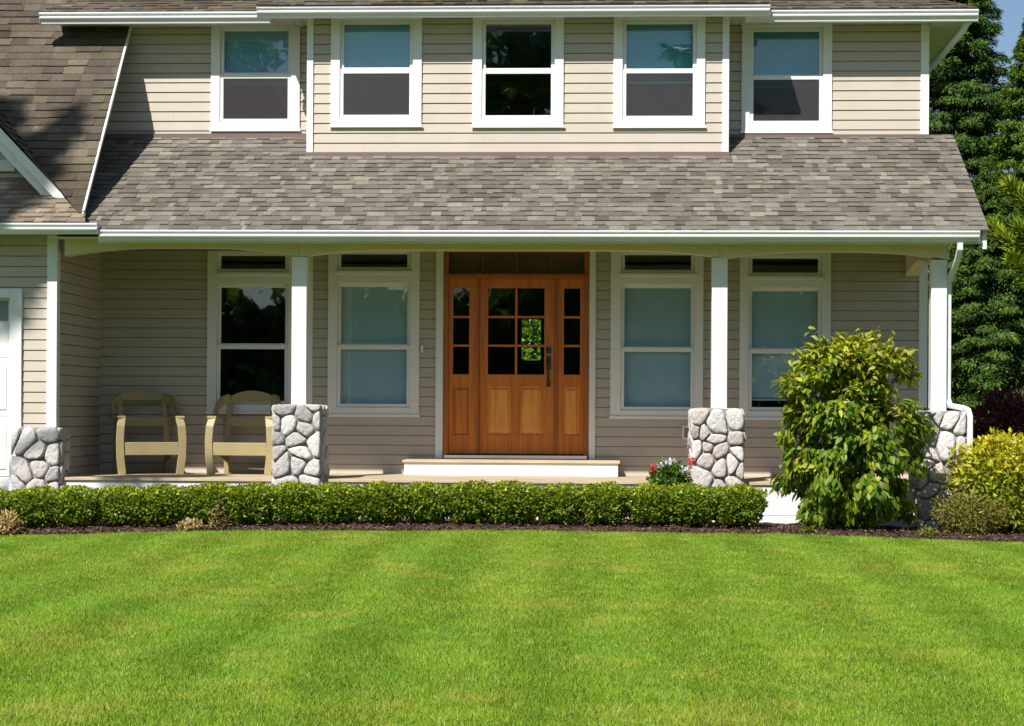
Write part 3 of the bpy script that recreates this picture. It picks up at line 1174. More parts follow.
def valley_x(z):
    return -5.84 - (z - 3.53) / GS


def steep_range(v):
    y = 19.93 + v / sdl
    z = steep(y)
    return (max(-11.0, valley_x(z)) if z < 7.0 else -11.0, -5.60)


shingles('steep_roof', (0, 19.93, steep(19.93)), (1, 0, 0), (0, 1, ST), 4.6 * sdl / 1.0 * 0.9, steep_range, BROWNS, BW, M['old_shingle'], H, expo=0.128, wmin=0.13, wmax=0.34, t=0.017)
# its right edge: thin metal edge and the sided cheek below
a, b = 19.90, 22.15
mb = MB()
mb.prism([(a, steep(a) - 0.045), (a, steep(a) + 0.006), (b, steep(b) + 0.006), (b, steep(b) - 0.045)], 'X', -5.599, -5.575)
mb.build('rake_edge', M['gutter'], H)
mb = MB()
siding(mb, 3.20, 5.74, lambda z: (min(YW, max(20.55, 20.0 + (z + 0.03 - 3.392) / ST)), YW + 0.01), lambda u, z, o: (-6.03 + o, u, z))
mb.build('cheek_wall', M['siding'], H)
# gable above the garage door: slope falling to the right, white rake boards, recessed wall
L = math.sqrt(1 + GS * GS)


def gable_range(v):
    x = -5.80 - v / L
    z = gabz(x)
    yv = 20.0 + (z - 3.392) / ST
    return (20.24, max(20.24, yv + 0.02))


shingles('gable_roof', (-5.80, 0, gabz(-5.80)), (0, 1, 0), (-1, 0, GS), 4.2, gable_range, BROWNS, BW, M['old_shingle'], H, expo=0.128, t=0.016)
z_of = lambda x: gabz(x) - 0.045
xa, xb = -5.872, -9.6
mb = MB()
mb.prism([(xa, z_of(xa)), (xb, z_of(xb)), (xb, z_of(xb) - 0.14), (xa - 0.03, z_of(xa - 0.03) - 0.14 + 0.0)], 'Y', 20.27, 20.32)
mb.prism([(xa - .10, z_of(xa) - 0.03), (xb, z_of(xb) - 0.135), (xb, z_of(xb) - 0.27), (xa - 0.235, z_of(xa - 0.235) - 0.27)], 'Y', 20.33, 20.36)
mb.build('gable_rake_board', M['white'], H, bevel=0.004)
mb = MB()
siding(mb, 3.74, 7.0, lambda z: (-10, valley_x(z) - 0.12), front(20.7))
mb.build('gable_wall', M['siding'], H)
MB().box(-8.2, -6.56, 20.645, 20.70, 3.86, 3.99).build('gable_trim', M['white'], H, bevel=0.003)
MB().box(-10, -6.1, 20.64, 20.70, 3.735, 3.79).build('roof_flashing', M['flash'], H)
# soffit under the gable overhang
mb = MB()
for q0, q1 in (((-6.0), (-9.6)),):
    mb.face([(q0, 20.33, z_of(q0) - 0.02), (q1, 20.33, z_of(q1) - 0.02), (q1, 20.72, z_of(q1) - 0.02), (q0, 20.72, z_of(q0) - 0.02)])
mb.build('gable_soffit', M['soffit'], H)
# small skirt roof below the gable
pz = lambda y: 3.195 + 0.6 * (y - 19.74)
shingles('skirt_roof', (0, 19.74, pz(19.74)), (1, 0, 0), (0, 1, 0.6), (20.72 - 19.74) * math.sqrt(1.36), lambda v: (-10, -5.50 - v * 0.30), [(0.27, 0.22, 0.16), (0.21, 0.17, 0.13), (0.33, 0.27, 0.18)], [3, 3, 1.6], M['shingle'], H)
mb = MB()
mb.face([(-9.5, 19.8, 3.10), (-5.93, 19.8, 3.10), (-5.93, YF + 0.02, 3.10), (-9.5, YF + 0.02, 3.10)])
mb.build('garage_soffit', M['soffit'], H)

# upper roof over the main wall and over the bay
UR = 0.5
ur = lambda y: 5.812 + UR * (y - 21.47)
ul = math.sqrt(1 + UR * UR)
shingles('upper_roof', (0, 21.47, ur(21.47)), (1, 0, 0), (0, 1, UR), 5.0 * ul, lambda v: (-6.55 + v * 0.45, 4.27 - v / ul), BROWNS, BW, M['old_shingle'], H)
rear = [(-9.6, 26.47), (3.4, 26.47), (4.3, 30.4), (-9.6, 30.4)]
mb = MB()
mb.face([(-9.6, 26.47, 8.3), (-0.73 + 0.0, 26.47, 8.3), (4.3, 30.4, 5.8), (-9.6, 30.4, 5.8)], (0.2, 0.16, 0.12))
mb.face([(4.27, 21.47, 5.812), (-0.73, 26.47, 8.31), (4.3, 30.4, 5.8)], (0.2, 0.16, 0.12))
mb.build('rear_roof', M['old_shingle'], H)
shingles('bay_roof', (0, 21.07, ur(21.47) - 0.02), (1, 0, 0), (0, 1, 0.5), 1.2, lambda v: (-3.92 , 1.87), BROWNS, BW, M['old_shingle'], H)
gutter('upper_gutter', -6.54, -3.83, 21.455, 5.810, H, h=0.125)
gutter('upper_gutter', 1.64, 4.27, 21.46, 5.800, H, h=0.125)
gutter('bay_gutter', -3.92, 1.88, 21.08, 5.785, H, h=0.115)
# soffits with a vented ribbed underside
mb = MB()
for x in np.arange(-6.4, 4.2, 0.1):
    mb.box(x, x + 0.094, 21.58, YW + 0.02, 5.738, 5.746)
mb.box(-6.42, 4.22, 21.56, YW + 0.02, 5.748, 5.754)
for x in np.arange(-3.85, 1.8, 0.1):
    mb.box(x, x + 0.094, 21.18, YB + 0.05, 5.736, 5.7435)
mb.box(-3.87, 1.83, 21.16, 21.575, 5.7475, 5.7535)
for y in np.arange(21.62, 30.2, 0.1):
    mb.box(3.81, 4.22, y, y + 0.094, 5.7225, 5.7305)
mb.box(3.81, 4.22, 21.6, 30.3, 5.731, 5.736)
mb.build('soffit', M['soffit'], H)
mb = MB()
mb.box(4.22, 4.25, 21.6, 30.3, 5.70, 5.80)
mb.build('fascia', M['white'], H)
mb = MB()
mb.box(-6.50, -3.9, 21.60, 21.62, 5.71, 5.82)
mb.build('fascia', M['white'], H)

# downspouts
ds = MB()
ds.tube([(3.765, 19.83, 3.01), (3.765, 19.83, 2.93), (3.757, 19.93, 2.82), (3.735, 20.2, 2.66), (3.73, 20.28, 2.60),
         (3.73, 20.28, 1.36), (3.745, 20.24, 1.29), (3.86, 20.1, 1.262), (3.905, 20.06, 1.235), (3.92, 20.05, 1.17), (3.922, 20.06, -0.05)], (0.030, 0.024), sq=True)
ds.build('downspout', M['gutter'], H, bevel=0.006)
ds = MB()
ds.tube([(4.17, 21.62, 5.70), (4.17, 21.64, 5.66), (4.14, 21.72, 5.60), (4.0, 22.2, 5.42), (3.86, 22.62, 5.28), (3.84, 22.68, 5.20), (3.84, 22.68, 4.45)], 0.036, 10)
ds.build('downspout', M['gutter'], H, smooth=True)

# small wall fittings
MB().box(-2.115, -2.085, YW - 0.05, YW - 0.012, 1.89, 1.975).build('doorbell', M['white'], H, bevel=0.005)
mb = MB()
mb.ring(0.965, 1.075, 0.885, 1.045, 0.985, 1.055, 0.905, 1.025, YW - 0.045, YW - 0.01)
vc = mb.build('vent_cover', M['white'], H, bevel=0.003)
MB().box(0.986, 1.054, YW - 0.03, YW - 0.012, 0.906, 1.024).build('vent_louvre', M['grey'], vc)


# ------------------------------------------------------------------ porch chairs
def chair(loc, rz):
    t = empty('porch_chair', loc, rz)

    def part(mb, name, bevel=0.006, smooth=False):
        o = mb.build(name, M['chair'], None, smooth=smooth, bevel=bevel)
        o.parent = t
        return o
    w = 0.37
    for s in (-1, 1):
        # front leg bulging outward, then sweeping back as the arm
        p = [(s * (w - 0.03), -0.30, 0.0), (s * (w - 0.005), -0.305, 0.18), (s * w, -0.305, 0.36), (s * (w - 0.01), -0.295, 0.50), (s * (w - 0.03), -0.25, 0.585)]
        mb = MB()
        mb.tube([(x * (1 + 0.0), y, z) for x, y, z in p], (0.046, 0.02), sq=True)
        part(mb, 'front_leg')
        mb = MB()
        mb.tube([(s * (w - 0.025), -0.28, 0.595), (s * (w + 0.015), -0.1, 0.60), (s * (w + 0.03), 0.12, 0.60), (s * (w - 0.02), 0.30, 0.60)], (0.055, 0.013), sq=True)
        part(mb, 'arm_rest')
        mb = MB()
        mb.tube([(s * 0.31, 0.34, 0.0), (s * 0.31, 0.30, 0.35), (s * 0.31, 0.29, 0.60)], (0.03, 0.022), sq=True)
        part(mb, 'back_leg')
        mb = MB()
        mb.tube([(s * 0.275, 0.16, 0.26), (s * 0.272, 0.26, 0.58), (s * 0.262, 0.345, 0.83)], (0.032, 0.016), sq=True)
        part(mb, 'back_post')
        # wing curving out of the back to meet the arm
        mb = MB()
        mb.tube([(s * 0.27, 0.31, 0.80), (s * 0.335, 0.25, 0.78), (s * 0.385, 0.18, 0.72), (s * 0.40, 0.12, 0.64), (s * 0.385, 0.08, 0.60)], (0.018, 0.05), sq=True)
        part(mb, 'back_wing')
    mb = MB().box(-w + 0.05, w - 0.05, -0.312, -0.285, 0.20, 0.335)
    part(mb, 'front_apron')
    # crest rail with an arched top
    pts = [(-0.30, 0.775), (0.30, 0.775)] + [(0.30 - 0.6 * i / 14, 0.80 + 0.085 * math.sin(math.pi * i / 14) ** 0.7) for i in range(15)]
    mb = MB().prism(pts, 'Y', 0.325, 0.352)
    part(mb, 'crest_rail')
    mb = MB().box(-0.262, 0.262, 0.235, 0.26, 0.50, 0.60)
    part(mb, 'back_rail')
    for i in range(6):
        y = -0.27 + i * 0.085
        z = 0.33 - (y + 0.27) * 0.16
        part(MB().box(-0.31, 0.31, y, y + 0.07, z - 0.02, z), 'seat_slat', 0.004)
    for s in (-1, 1):
        mb = MB()
        mb.tube([(s * 0.29, -0.27, 0.25), (s * 0.29, 0.30, 0.16)], (0.014, 0.05), sq=True)
        part(mb, 'seat_rail')
    return t


c1 = chair((-5.26, 21.50, FL), rad(24))
c1.scale = (0.97, 1, 1.1)
tag(c1, 'tan wooden porch chair in the shaded corner away from the window', 'chair', 'tan wooden chairs on the porch')
c2 = chair((-4.11, 21.55, FL), rad(-2))
c2.scale = (0.97, 1, 1.1)
tag(c2, 'tan wooden porch chair below the dark window beside the stone pillar', 'chair', 'tan wooden chairs on the porch')


# ------------------------------------------------------------------ plants
def shell_points(n, rx, ry, z0, z1, e=2.8, thick=0.35, taper=0.25):
    """points through the outer shell of a rounded box crown, with outward normals"""
    d = rdir(n)
    a = np.abs(d)
    k = (a[:, 0] ** e + a[:, 1] ** e + a[:, 2] ** e) ** (-1 / e)
    q = d * k[:, None]
    r = 1 - thick * RNG.random(n) ** 1.6
    lump = 1 + 0.07 * np.sin(q[:, 0] * 7 + 1.3) * np.sin(q[:, 1] * 6) + 0.06 * np.sin(q[:, 2] * 9 + q[:, 0] * 5)
    q = q * (r * lump)[:, None]
    zc, zh = (z0 + z1) / 2, (z1 - z0) / 2
    tz = (q[:, 2] + 1) / 2
    tp = 1 - taper * np.clip(1 - tz, 0, 1) ** 1.5
    P = np.stack([q[:, 0] * rx * tp, q[:, 1] * ry * tp, zc + q[:, 2] * zh], 1)
    return P, norm(d * [1, 1, 1.1])


BOX = [(0.135, 0.215, 0.012), (0.19, 0.27, 0.015), (0.085, 0.155, 0.011), (0.27, 0.31, 0.025)]


def boxwood_mesh(i):
    n = 7500
    P, N = shell_points(n, 0.282, 0.30, 0.05, 0.425, e=3.7, thick=0.75, taper=0.25)
    D = norm(N * 0.9 + rdir(n) * 0.9 + [0, 0, 0.25])
    V, F, k = leaves(P, D, norm(N + rdir(n) * 0.7 + [0, 0, 0.4]), RNG.uniform(0.025, 0.042, n), RNG.uniform(0.009, 0.014, n), 0.3, 0.1)
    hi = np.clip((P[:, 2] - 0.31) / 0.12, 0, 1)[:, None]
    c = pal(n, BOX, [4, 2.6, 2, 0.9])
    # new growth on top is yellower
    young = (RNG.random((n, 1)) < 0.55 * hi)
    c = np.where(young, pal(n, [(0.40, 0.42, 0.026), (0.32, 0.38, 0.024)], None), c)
    o = np_mesh('foliage', V, F, 3, np.repeat(c, k, 0), M['gloss_leaf'])
    mb = MB()
    for j in range(7):
        a = j * 0.9 + i
        r = 0.10 * (0.4 + random.random())
        mb.tube([(0.03 * math.cos(a), 0.03 * math.sin(a), -0.03), (r * math.cos(a), r * math.sin(a), 0.12), (1.6 * r * math.cos(a + .3), 1.6 * r * math.sin(a + .3), 0.32)], [0.012, 0.009, 0.004], 6)
    s = mb.build('stem', M['stem'])
    return o, s


protos = [boxwood_mesh(i) for i in range(4)]
hedge_x = np.linspace(-6.30, 1.40, 18)
words = ['first', 'second', 'third', 'fourth', 'fifth', 'sixth', 'seventh', 'eighth', 'ninth', 'tenth', 'eleventh', 'twelfth']
used = set()
for i, hx in enumerate(hedge_x):
    h = empty('boxwood_shrub', (float(hx) + random.uniform(-0.03, 0.03), 19.22 + random.uniform(-0.03, 0.03), float(gz(hx)) + 0.03), random.choice([0, math.pi]) + random.uniform(-0.25, 0.25))
    k = random.uniform(0.96, 1.05)
    h.scale = (k * random.uniform(0.98, 1.1), k, random.uniform(0.95, 1.03))
    fo, stm = protos[i % 4]
    for src in (fo, stm):
        c = src if i < 4 else src.copy()
        if i >= 4:
            COL.objects.link(c)
        c.parent = h
    if i == 17:
        lab = 'clipped green boxwood shrub ending the hedge at its right end'
    elif i == 0:
        lab = 'clipped green boxwood shrub at the left end of the hedge, cut by the frame'
    elif i < 9:
        lab = '%s clipped boxwood shrub from the left end of the porch hedge' % words[i]
    else:
        lab = '%s clipped boxwood shrub from the right end of the porch hedge' % words[17 - i]
    tag(h, lab, 'shrub', 'clipped boxwood shrubs of the porch hedge')


def lump_crown(n, lumps, inner=0.35):
    """leaf positions through a set of overlapping ellipsoids; returns points and outward directions"""
    lumps = np.array(lumps, float)
    w = (lumps[:, 3] * lumps[:, 4] * lumps[:, 5]) ** 0.67
    i = RNG.choice(len(lumps), n, p=w / w.sum())
    d = rdir(n)
    r = 1 - inner * RNG.random(n) ** 1.3
    P = lumps[i, :3] + d * lumps[i, 3:] * r[:, None]
    return P, d


# the tall glossy shrub by the right end of the porch
t = empty('leafy_shrub', (2.56, 19.42, float(gz(2.7))))
tag(t, 'tall rounded shrub with drooping yellow green leaves beside the right stone pillar', 'shrub')
lumps = []
prof = [(0.20, 0.56), (0.45, 0.68), (0.75, 0.71), (1.0, 0.69), (1.25, 0.66), (1.5, 0.61), (1.68, 0.50), (1.83, 0.33)]
for z, r in prof:
    k = max(3, int(r * 14))
    for j in range(k):
        a = 2 * math.pi * (j + random.random() * 0.6) / k
        rr_ = r * random.uniform(0.5, 1.06)
        s_ = random.uniform(0.09, 0.22)
        lumps.append((t.location.x + rr_ * math.cos(a), t.location.y + 0.78 * rr_ * math.sin(a), z + random.uniform(-0.1, 0.1), s_, s_, s_ * 0.9))
    lumps.append((t.location.x, t.location.y, z, r * 0.6, r * 0.5, 0.2))
n = 10500
P, d = lump_crown(n, lumps, 0.5)
P[:, 2] = np.maximum(P[:, 2], 0.06)
out = norm(P - np.array([t.location.x, t.location.y, 0.9]))
D = norm(out * 0.6 + rdir(n) * 0.5 + [0, 0, -0.55])
N = norm(out * 0.9 + rdir(n) * 0.55 + [0, 0, 0.55])
V, F, k = leaves(P, D, N, RNG.uniform(0.05, 0.125, n), RNG.uniform(0.015, 0.033, n), 0.28, 0.25, LEAF6)
c = pal(n, [(0.115, 0.20, 0.013), (0.165, 0.25, 0.015), (0.07, 0.135, 0.011), (0.28, 0.32, 0.02)], [4, 3, 2.5, 1.4])
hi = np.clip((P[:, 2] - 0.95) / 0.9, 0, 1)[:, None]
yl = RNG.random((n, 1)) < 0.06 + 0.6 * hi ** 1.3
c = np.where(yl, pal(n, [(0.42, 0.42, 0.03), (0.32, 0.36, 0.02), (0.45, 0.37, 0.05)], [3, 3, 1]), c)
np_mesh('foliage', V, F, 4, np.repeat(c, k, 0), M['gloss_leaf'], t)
# loose shoots sticking out of the crown, each with a few leaves
mb = MB()
shoots = []
for j in range(64):
    a = random.uniform(0, 2 * math.pi)
    z0 = random.choice([1.75, 1.6, 1.5, 1.2, 0.9, 0.6])
    r0 = np.interp(z0, [p[0] for p in prof], [p[1] for p in prof]) * 0.75
    x0_, y0_ = t.location.x + r0 * math.cos(a), t.location.y + 0.78 * r0 * math.sin(a)
    up_ = 0.32 if z0 > 1.4 else 0.10
    e_ = (x0_ + 0.17 * math.cos(a), y0_ + 0.14 * math.sin(a), z0 + up_ * random.uniform(0.6, 1.1))
    mb.tube([(x0_, y0_, z0), ((x0_ + e_[0]) / 2, (y0_ + e_[1]) / 2, z0 + (e_[2] - z0) * 0.6), e_], [0.005, 0.004, 0.002], 5)
    for q in range(6):
        f = 0.35 + 0.65 * q / 5
        shoots.append([x0_ + (e_[0] - x0_) * f, y0_ + (e_[1] - y0_) * f, z0 + (e_[2] - z0) * f])
for j in range(9):
    a = j * 0.7
    mb.tube([(t.location.x + 0.05 * math.cos(a), t.location.y + 0.05 * math.sin(a), -0.1), (t.location.x + 0.2 * math.cos(a), t.location.y + 0.18 * math.sin(a), 0.6),
             (t.location.x + 0.35 * math.cos(a + .2), t.location.y + 0.3 * math.sin(a + .2), 1.4)], [0.022, 0.014, 0.006], 6)
mb.build('branch', M['stem'], t)
P = np.array(shoots)
n = len(P)
V, F, k = leaves(P, rdir(n) * [1, 1, 0.4] + [0, 0, -0.35], rdir(n) * 0.5 + [0, -0.4, 0.7], RNG.uniform(0.06, 0.1, n), RNG.uniform(0.016, 0.026, n), 0.3, 0.3, LEAF6)
np_mesh('shoot_leaves', V, F, 4, np.repeat(pal(n, [(0.33, 0.34, 0.03), (0.25, 0.31, 0.03)]), k, 0), M['gloss_leaf'], t)


def bush(name, label, cat, x, y, rx, ry, h, n, cols, wts, L, W, mat='leaf', e=2.2, droop=0.1, z0=0.03, topcols=None, group=None):
    t = empty(name, (x, y, float(gz(x))))
    tag(t, label, cat, group)
    P, N = shell_points(n, rx, ry, z0, h, e=e, thick=0.5, taper=0.3)
    P += RNG.normal(0, 0.02, P.shape)
    P += np.array([x, y, float(gz(x))])
    D = norm(N * 0.8 + rdir(n) * 0.8 + [0, 0, 0.2])
    V, F, k = leaves(P, D, norm(N + rdir(n) * 0.7 + [0, 0, 0.3]), RNG.uniform(L * 0.7, L * 1.2, n), RNG.uniform(W * 0.8, W * 1.2, n), 0.3, droop)
    c = pal(n, cols, wts)
    if topcols:
        hi = np.clip((P[:, 2] - gz(x) - h * 0.5) / (h * 0.4), 0, 1)[:, None]
        c = np.where(RNG.random((n, 1)) < 0.8 * hi, pal(n, topcols), c)
    np_mesh('foliage', V, F, 3, np.repeat(c, k, 0), M[mat], t)
    mb = MB()
    for j in range(8):
        a = j * 0.8
        mb.tube([(x + 0.03 * math.cos(a), y + 0.03 * math.sin(a), float(gz(x)) - 0.03), (x + rx * 0.6 * math.cos(a), y + ry * 0.6 * math.sin(a), h * 0.7)], [0.012, 0.004], 5)
    mb.build('stem', M['stem'], t)
    return t


bush('golden_shrub', 'bright yellow green shrub right of the stone pillar, cut by the frame', 'shrub', 4.23, 19.75, 0.60, 0.55, 1.03, 6500,
     [(0.28, 0.32, 0.02), (0.17, 0.23, 0.016), (0.40, 0.40, 0.025)], [3, 3, 2], 0.075, 0.017, topcols=[(0.58, 0.50, 0.03), (0.46, 0.44, 0.03)])
bush('brownish_shrub', 'low brown green shrub at the foot of the right stone pillar', 'shrub', 3.78, 19.25, 0.40, 0.30, 0.42, 3600,
     [(0.20, 0.20, 0.03), (0.25, 0.18, 0.05), (0.16, 0.20, 0.02), (0.32, 0.26, 0.06)], [3, 2, 3, 1], 0.045, 0.008)
bush('burgundy_shrub', 'dark burgundy leaved shrub behind the golden shrub', 'shrub', 4.90, 22.5, 0.62, 0.6, 1.55, 6000,
     [(0.10, 0.02, 0.026), (0.06, 0.014, 0.02), (0.15, 0.032, 0.036)], [3, 3, 1.4], 0.08, 0.02)
# flowering plant in front of the porch floor
fp = bush('geranium_plant', 'leafy flowering plant with white and red blooms left of the middle pillar', 'flowering plant', 0.735, 19.78, 0.215, 0.2, 0.66, 2600,
          [(0.075, 0.16, 0.015), (0.12, 0.21, 0.02), (0.045, 0.10, 0.012)], [3, 2, 2], 0.05, 0.016, e=2.4, z0=0.1)


def bloom(name, pts, cols, r, npet):
    P, D = [], []
    for p in pts:
        for j in range(npet):
            P.append(p)
    P = np.array(P, float)
    n = len(P)
    D = rdir(n)
    P = P + D * r * 0.35
    V, F, k = leaves(P, D, rdir(n), np.full(n, r), np.full(n, r * 0.35), 0.2, 0.05)
    return np_mesh(name, V, F, 3, np.repeat(pal(n, cols, None, 0.08), k, 0), M['petal'], fp)


bloom('white_flower', [(0.67, 19.66, 0.665), (0.72, 19.66, 0.685), (0.63, 19.68, 0.645), (0.76, 19.7, 0.675)], [(0.8, 0.8, 0.82), (0.68, 0.7, 0.75)], 0.036, 16)
bloom('white_flower', [(0.86, 19.64, 0.605), (0.90, 19.66, 0.585), (0.93, 19.7, 0.60)],
      [(0.8, 0.8, 0.82), (0.68, 0.7, 0.75)], 0.036, 16)
bloom('red_flower', [(0.545, 19.66, 0.62), (0.555, 19.66, 0.60)], [(0.62, 0.03, 0.05), (0.7, 0.08, 0.1)], 0.034, 16)
bloom('red_flower', [(0.957, 19.64, 0.685), (0.965, 19.66, 0.70)], [(0.62, 0.03, 0.05), (0.7, 0.08, 0.1)], 0.034, 16)
mb = MB()
mb.tube([(0.66, 19.72, 0.4), (0.55, 19.67, 0.6)], 0.004, 5)
mb.tube([(0.85, 19.72, 0.4), (0.96, 19.65, 0.68)], 0.004, 5)
mb.build('flower_stalk', M['stem'], fp)


def straw_heap(name, label, cat, x, y, rx, ry, h, n, cols, L=0.06, up=0.3):
    z = float(gz(x)) + 0.03
    d = rdir(n)
    d[:, 2] = np.abs(d[:, 2])
    P = d * (RNG.random((n, 1)) ** 0.4) * [rx, ry, h] + [x, y, z]
    V, F, k = leaves(P, rdir(n) + [0, 0, up], rdir(n) + d, RNG.uniform(L * .5, L * 1.2, n), RNG.uniform(0.006, 0.014, n), 0.3, 0.2)
    o = np_mesh(name, V, F, 3, np.repeat(pal(n, cols, None, 0.2), k, 0), M['straw'])
    return tag(o, label, cat)


ST_C = [(0.50, 0.36, 0.16), (0.40, 0.27, 0.11), (0.56, 0.43, 0.22)]
straw_heap('dry_clippings', 'small heap of straw coloured clippings at the hedge foot', 'clippings', -4.16, 18.86, 0.14, 0.10, 0.075, 500, ST_C)
straw_heap('withered_plant', 'withered yellow plant at the left edge before the hedge', 'dead plant', -6.03, 18.82, 0.14, 0.12, 0.20, 700, ST_C, 0.07)
straw_heap('dead_branch', 'brown withered sprig growing through the hedge', 'dead plant', -3.88, 18.90, 0.10, 0.05, 0.30, 160, [(0.3, 0.2, 0.09), (0.22, 0.17, 0.05)], 0.06)
for (x, y, s_, lab) in ((2.10, 18.95, 0.07, 'tiny green weed in the mulch between hedge and tall shrub'),
                        (3.30, 18.95, 0.10, 'small green weed in the mulch below the right pillar'),
                        (4.42, 18.85, 0.10, 'small yellow green sprout in front of the golden shrub')):
    n = 90
    d = rdir(n)
    d[:, 2] = np.abs(d[:, 2])
    P = d * RNG.random((n, 1)) * s_ * [1, 0.8, 0.6] + [x, y, float(gz(x)) + 0.04]
    V, F, k = leaves(P, d + rdir(n) * 0.5, rdir(n) + [0, 0, 1], RNG.uniform(0.03, 0.06, n), RNG.uniform(0.007, 0.013, n))
    tag(np_mesh('small_weed', V, F, 3, np.repeat(pal(n, [(0.14, 0.22, 0.02), (0.24, 0.28, 0.03)]), k, 0), M['leaf']), lab, 'weed')


# ------------------------------------------------------------------ trees
def conifer(name, label, x, y, h, r, zb, cols, wts, nb, per, seed, L=0.20, top_pow=0.9, group=None):
    """trunk with whorls of drooping branches, each carrying flat needle sprays"""
    g = np.random.default_rng(seed)
    t = empty(name, (x, y, float(gz(x))))
    tag(t, label, 'tree', group)
    MB().tube([(x, y, -0.2), (x, y, h * 0.5), (x, y, h * 0.97)], [0.02 * h, 0.012 * h, 0.01], 9).build('trunk', M['stem'], t)
    f = g.random(nb) ** 0.85
    zb_ = zb + f * (h - zb)
    bl = r * (1 - f) ** top_pow * g.uniform(0.65, 1.1, nb) + 0.12
    az = g.random(nb) * 2 * np.pi
    s = g.random((nb, per)) ** 0.6
    dirx, diry = np.cos(az)[:, None], np.sin(az)[:, None]
    lift = g.uniform(-0.05, 0.22, nb)[:, None]
    dist = s * bl[:, None]
    side = g.normal(0, 1, (nb, per)) * 0.20 * bl[:, None] * (1.1 - s)
    X = x + dirx * dist - diry * side
    Y = y + diry * dist + dirx * side
    Z = zb_[:, None] + lift * dist - 0.28 * dist ** 2 / np.maximum(r, 0.5) - np.abs(side) * 0.25 + g.normal(0, 0.03, (nb, per))
    P = np.stack([X, Y, Z], -1).reshape(-1, 3)
    n = len(P)
    out = np.stack([np.broadcast_to(dirx, X.shape), np.broadcast_to(diry, X.shape), np.zeros_like(X)], -1).reshape(-1, 3)
    sd = np.sign(side).reshape(-1, 1) * np.stack([-np.broadcast_to(diry, X.shape), np.broadcast_to(dirx, X.shape), np.zeros_like(X)], -1).reshape(-1, 3)
    D = norm(out * 0.8 + sd * 0.6 + g.normal(0, 0.35, (n, 3)) + [0, 0, -0.3])
    N = norm(g.normal(0, 0.45, (n, 3)) + [0, 0, 1] + out * 0.4)
    V, F, k = leaves(P, D, N, g.uniform(L * 0.6, L * 1.2, n), g.uniform(L * 0.08, L * 0.14, n), -0.2, 0.25)
    V[:, 2] = np.maximum(V[:, 2], -0.1)
    c = pal(n, cols, wts, 0.2)
    tips = (s.reshape(-1) > 0.8)[:, None] & (g.random((n, 1)) < 0.5)
    c = np.where(tips, c * [1.6, 1.5, 1.1], c)
    np_mesh('crown', V, F, 3, np.repeat(c, k, 0), M['needle'], t)
    mb = MB()
    for i in range(0, nb, 3):
        e = (x + math.cos(az[i]) * bl[i] * .9, y + math.sin(az[i]) * bl[i] * .9, zb_[i] + lift[i, 0] * bl[i] - .25 * bl[i] ** 2 / max(r, .5))
        mb.tube([(x, y, zb_[i]), e], [0.03, 0.006], 4)
    mb.build('limb', M['stem'], t)
    return t


DG = [(0.055, 0.11, 0.02), (0.08, 0.145, 0.022), (0.038, 0.078, 0.017), (0.12, 0.185, 0.025)]
BL = [(0.05, 0.105, 0.022), (0.075, 0.14, 0.026), (0.032, 0.07, 0.018), (0.12, 0.19, 0.03)]
first = conifer('conifer_tree', 'tall dark conifer rising beside the right end of the house', 6.75, 37.0, 12.6, 2.9, 0.2, BL, [4, 3, 3, 1], 1100, 330, 1, 0.10)
conifer('conifer_tree', 'lighter green conifer at the right edge with a pointed top', 8.0, 35.0, 8.6, 2.2, 0.2, [(0.09, 0.155, 0.022), (0.13, 0.20, 0.026), (0.055, 0.105, 0.016)], [3, 3, 2], 620, 260, 2, 0.09)
conifer('conifer_tree', 'dense conifer with low drooping boughs right of the porch post', 6.9, 33.6, 5.6, 2.3, 0.0, DG, [4, 3, 3, 1], 620, 260, 3, 0.09)
conifer('conifer_tree', 'distant dark conifer half hidden between the two taller conifers', 11.2, 46.0, 9.2, 3.6, 0.2, BL, [3, 3, 3, 1], 520, 180, 4, 0.14)

for x, y, k, lab in ((13.5, 40.0, 0.85, 'dark conifer standing right of the garden, nearest the lighter conifer'),
                     (18.5, 37.0, 0.7, 'shorter dark conifer far right of the garden'),
                     (24.0, 42.0, 0.95, 'tall dark conifer at the far right end of the tree line'),
                     (15.5, 50.0, 1.1, 'tallest dark conifer at the back of the tree line on the right')):
    c = first.copy()
    COL.objects.link(c)
    c.location = (x, y, -0.1)
    c.rotation_euler.z = x
    c.scale = (k, k, k)
    c['label'] = lab
    for ch in first.children:
        d = ch.copy()
        COL.objects.link(d)
        d.parent = c
        d.matrix_parent_inverse = ch.matrix_parent_inverse.copy()

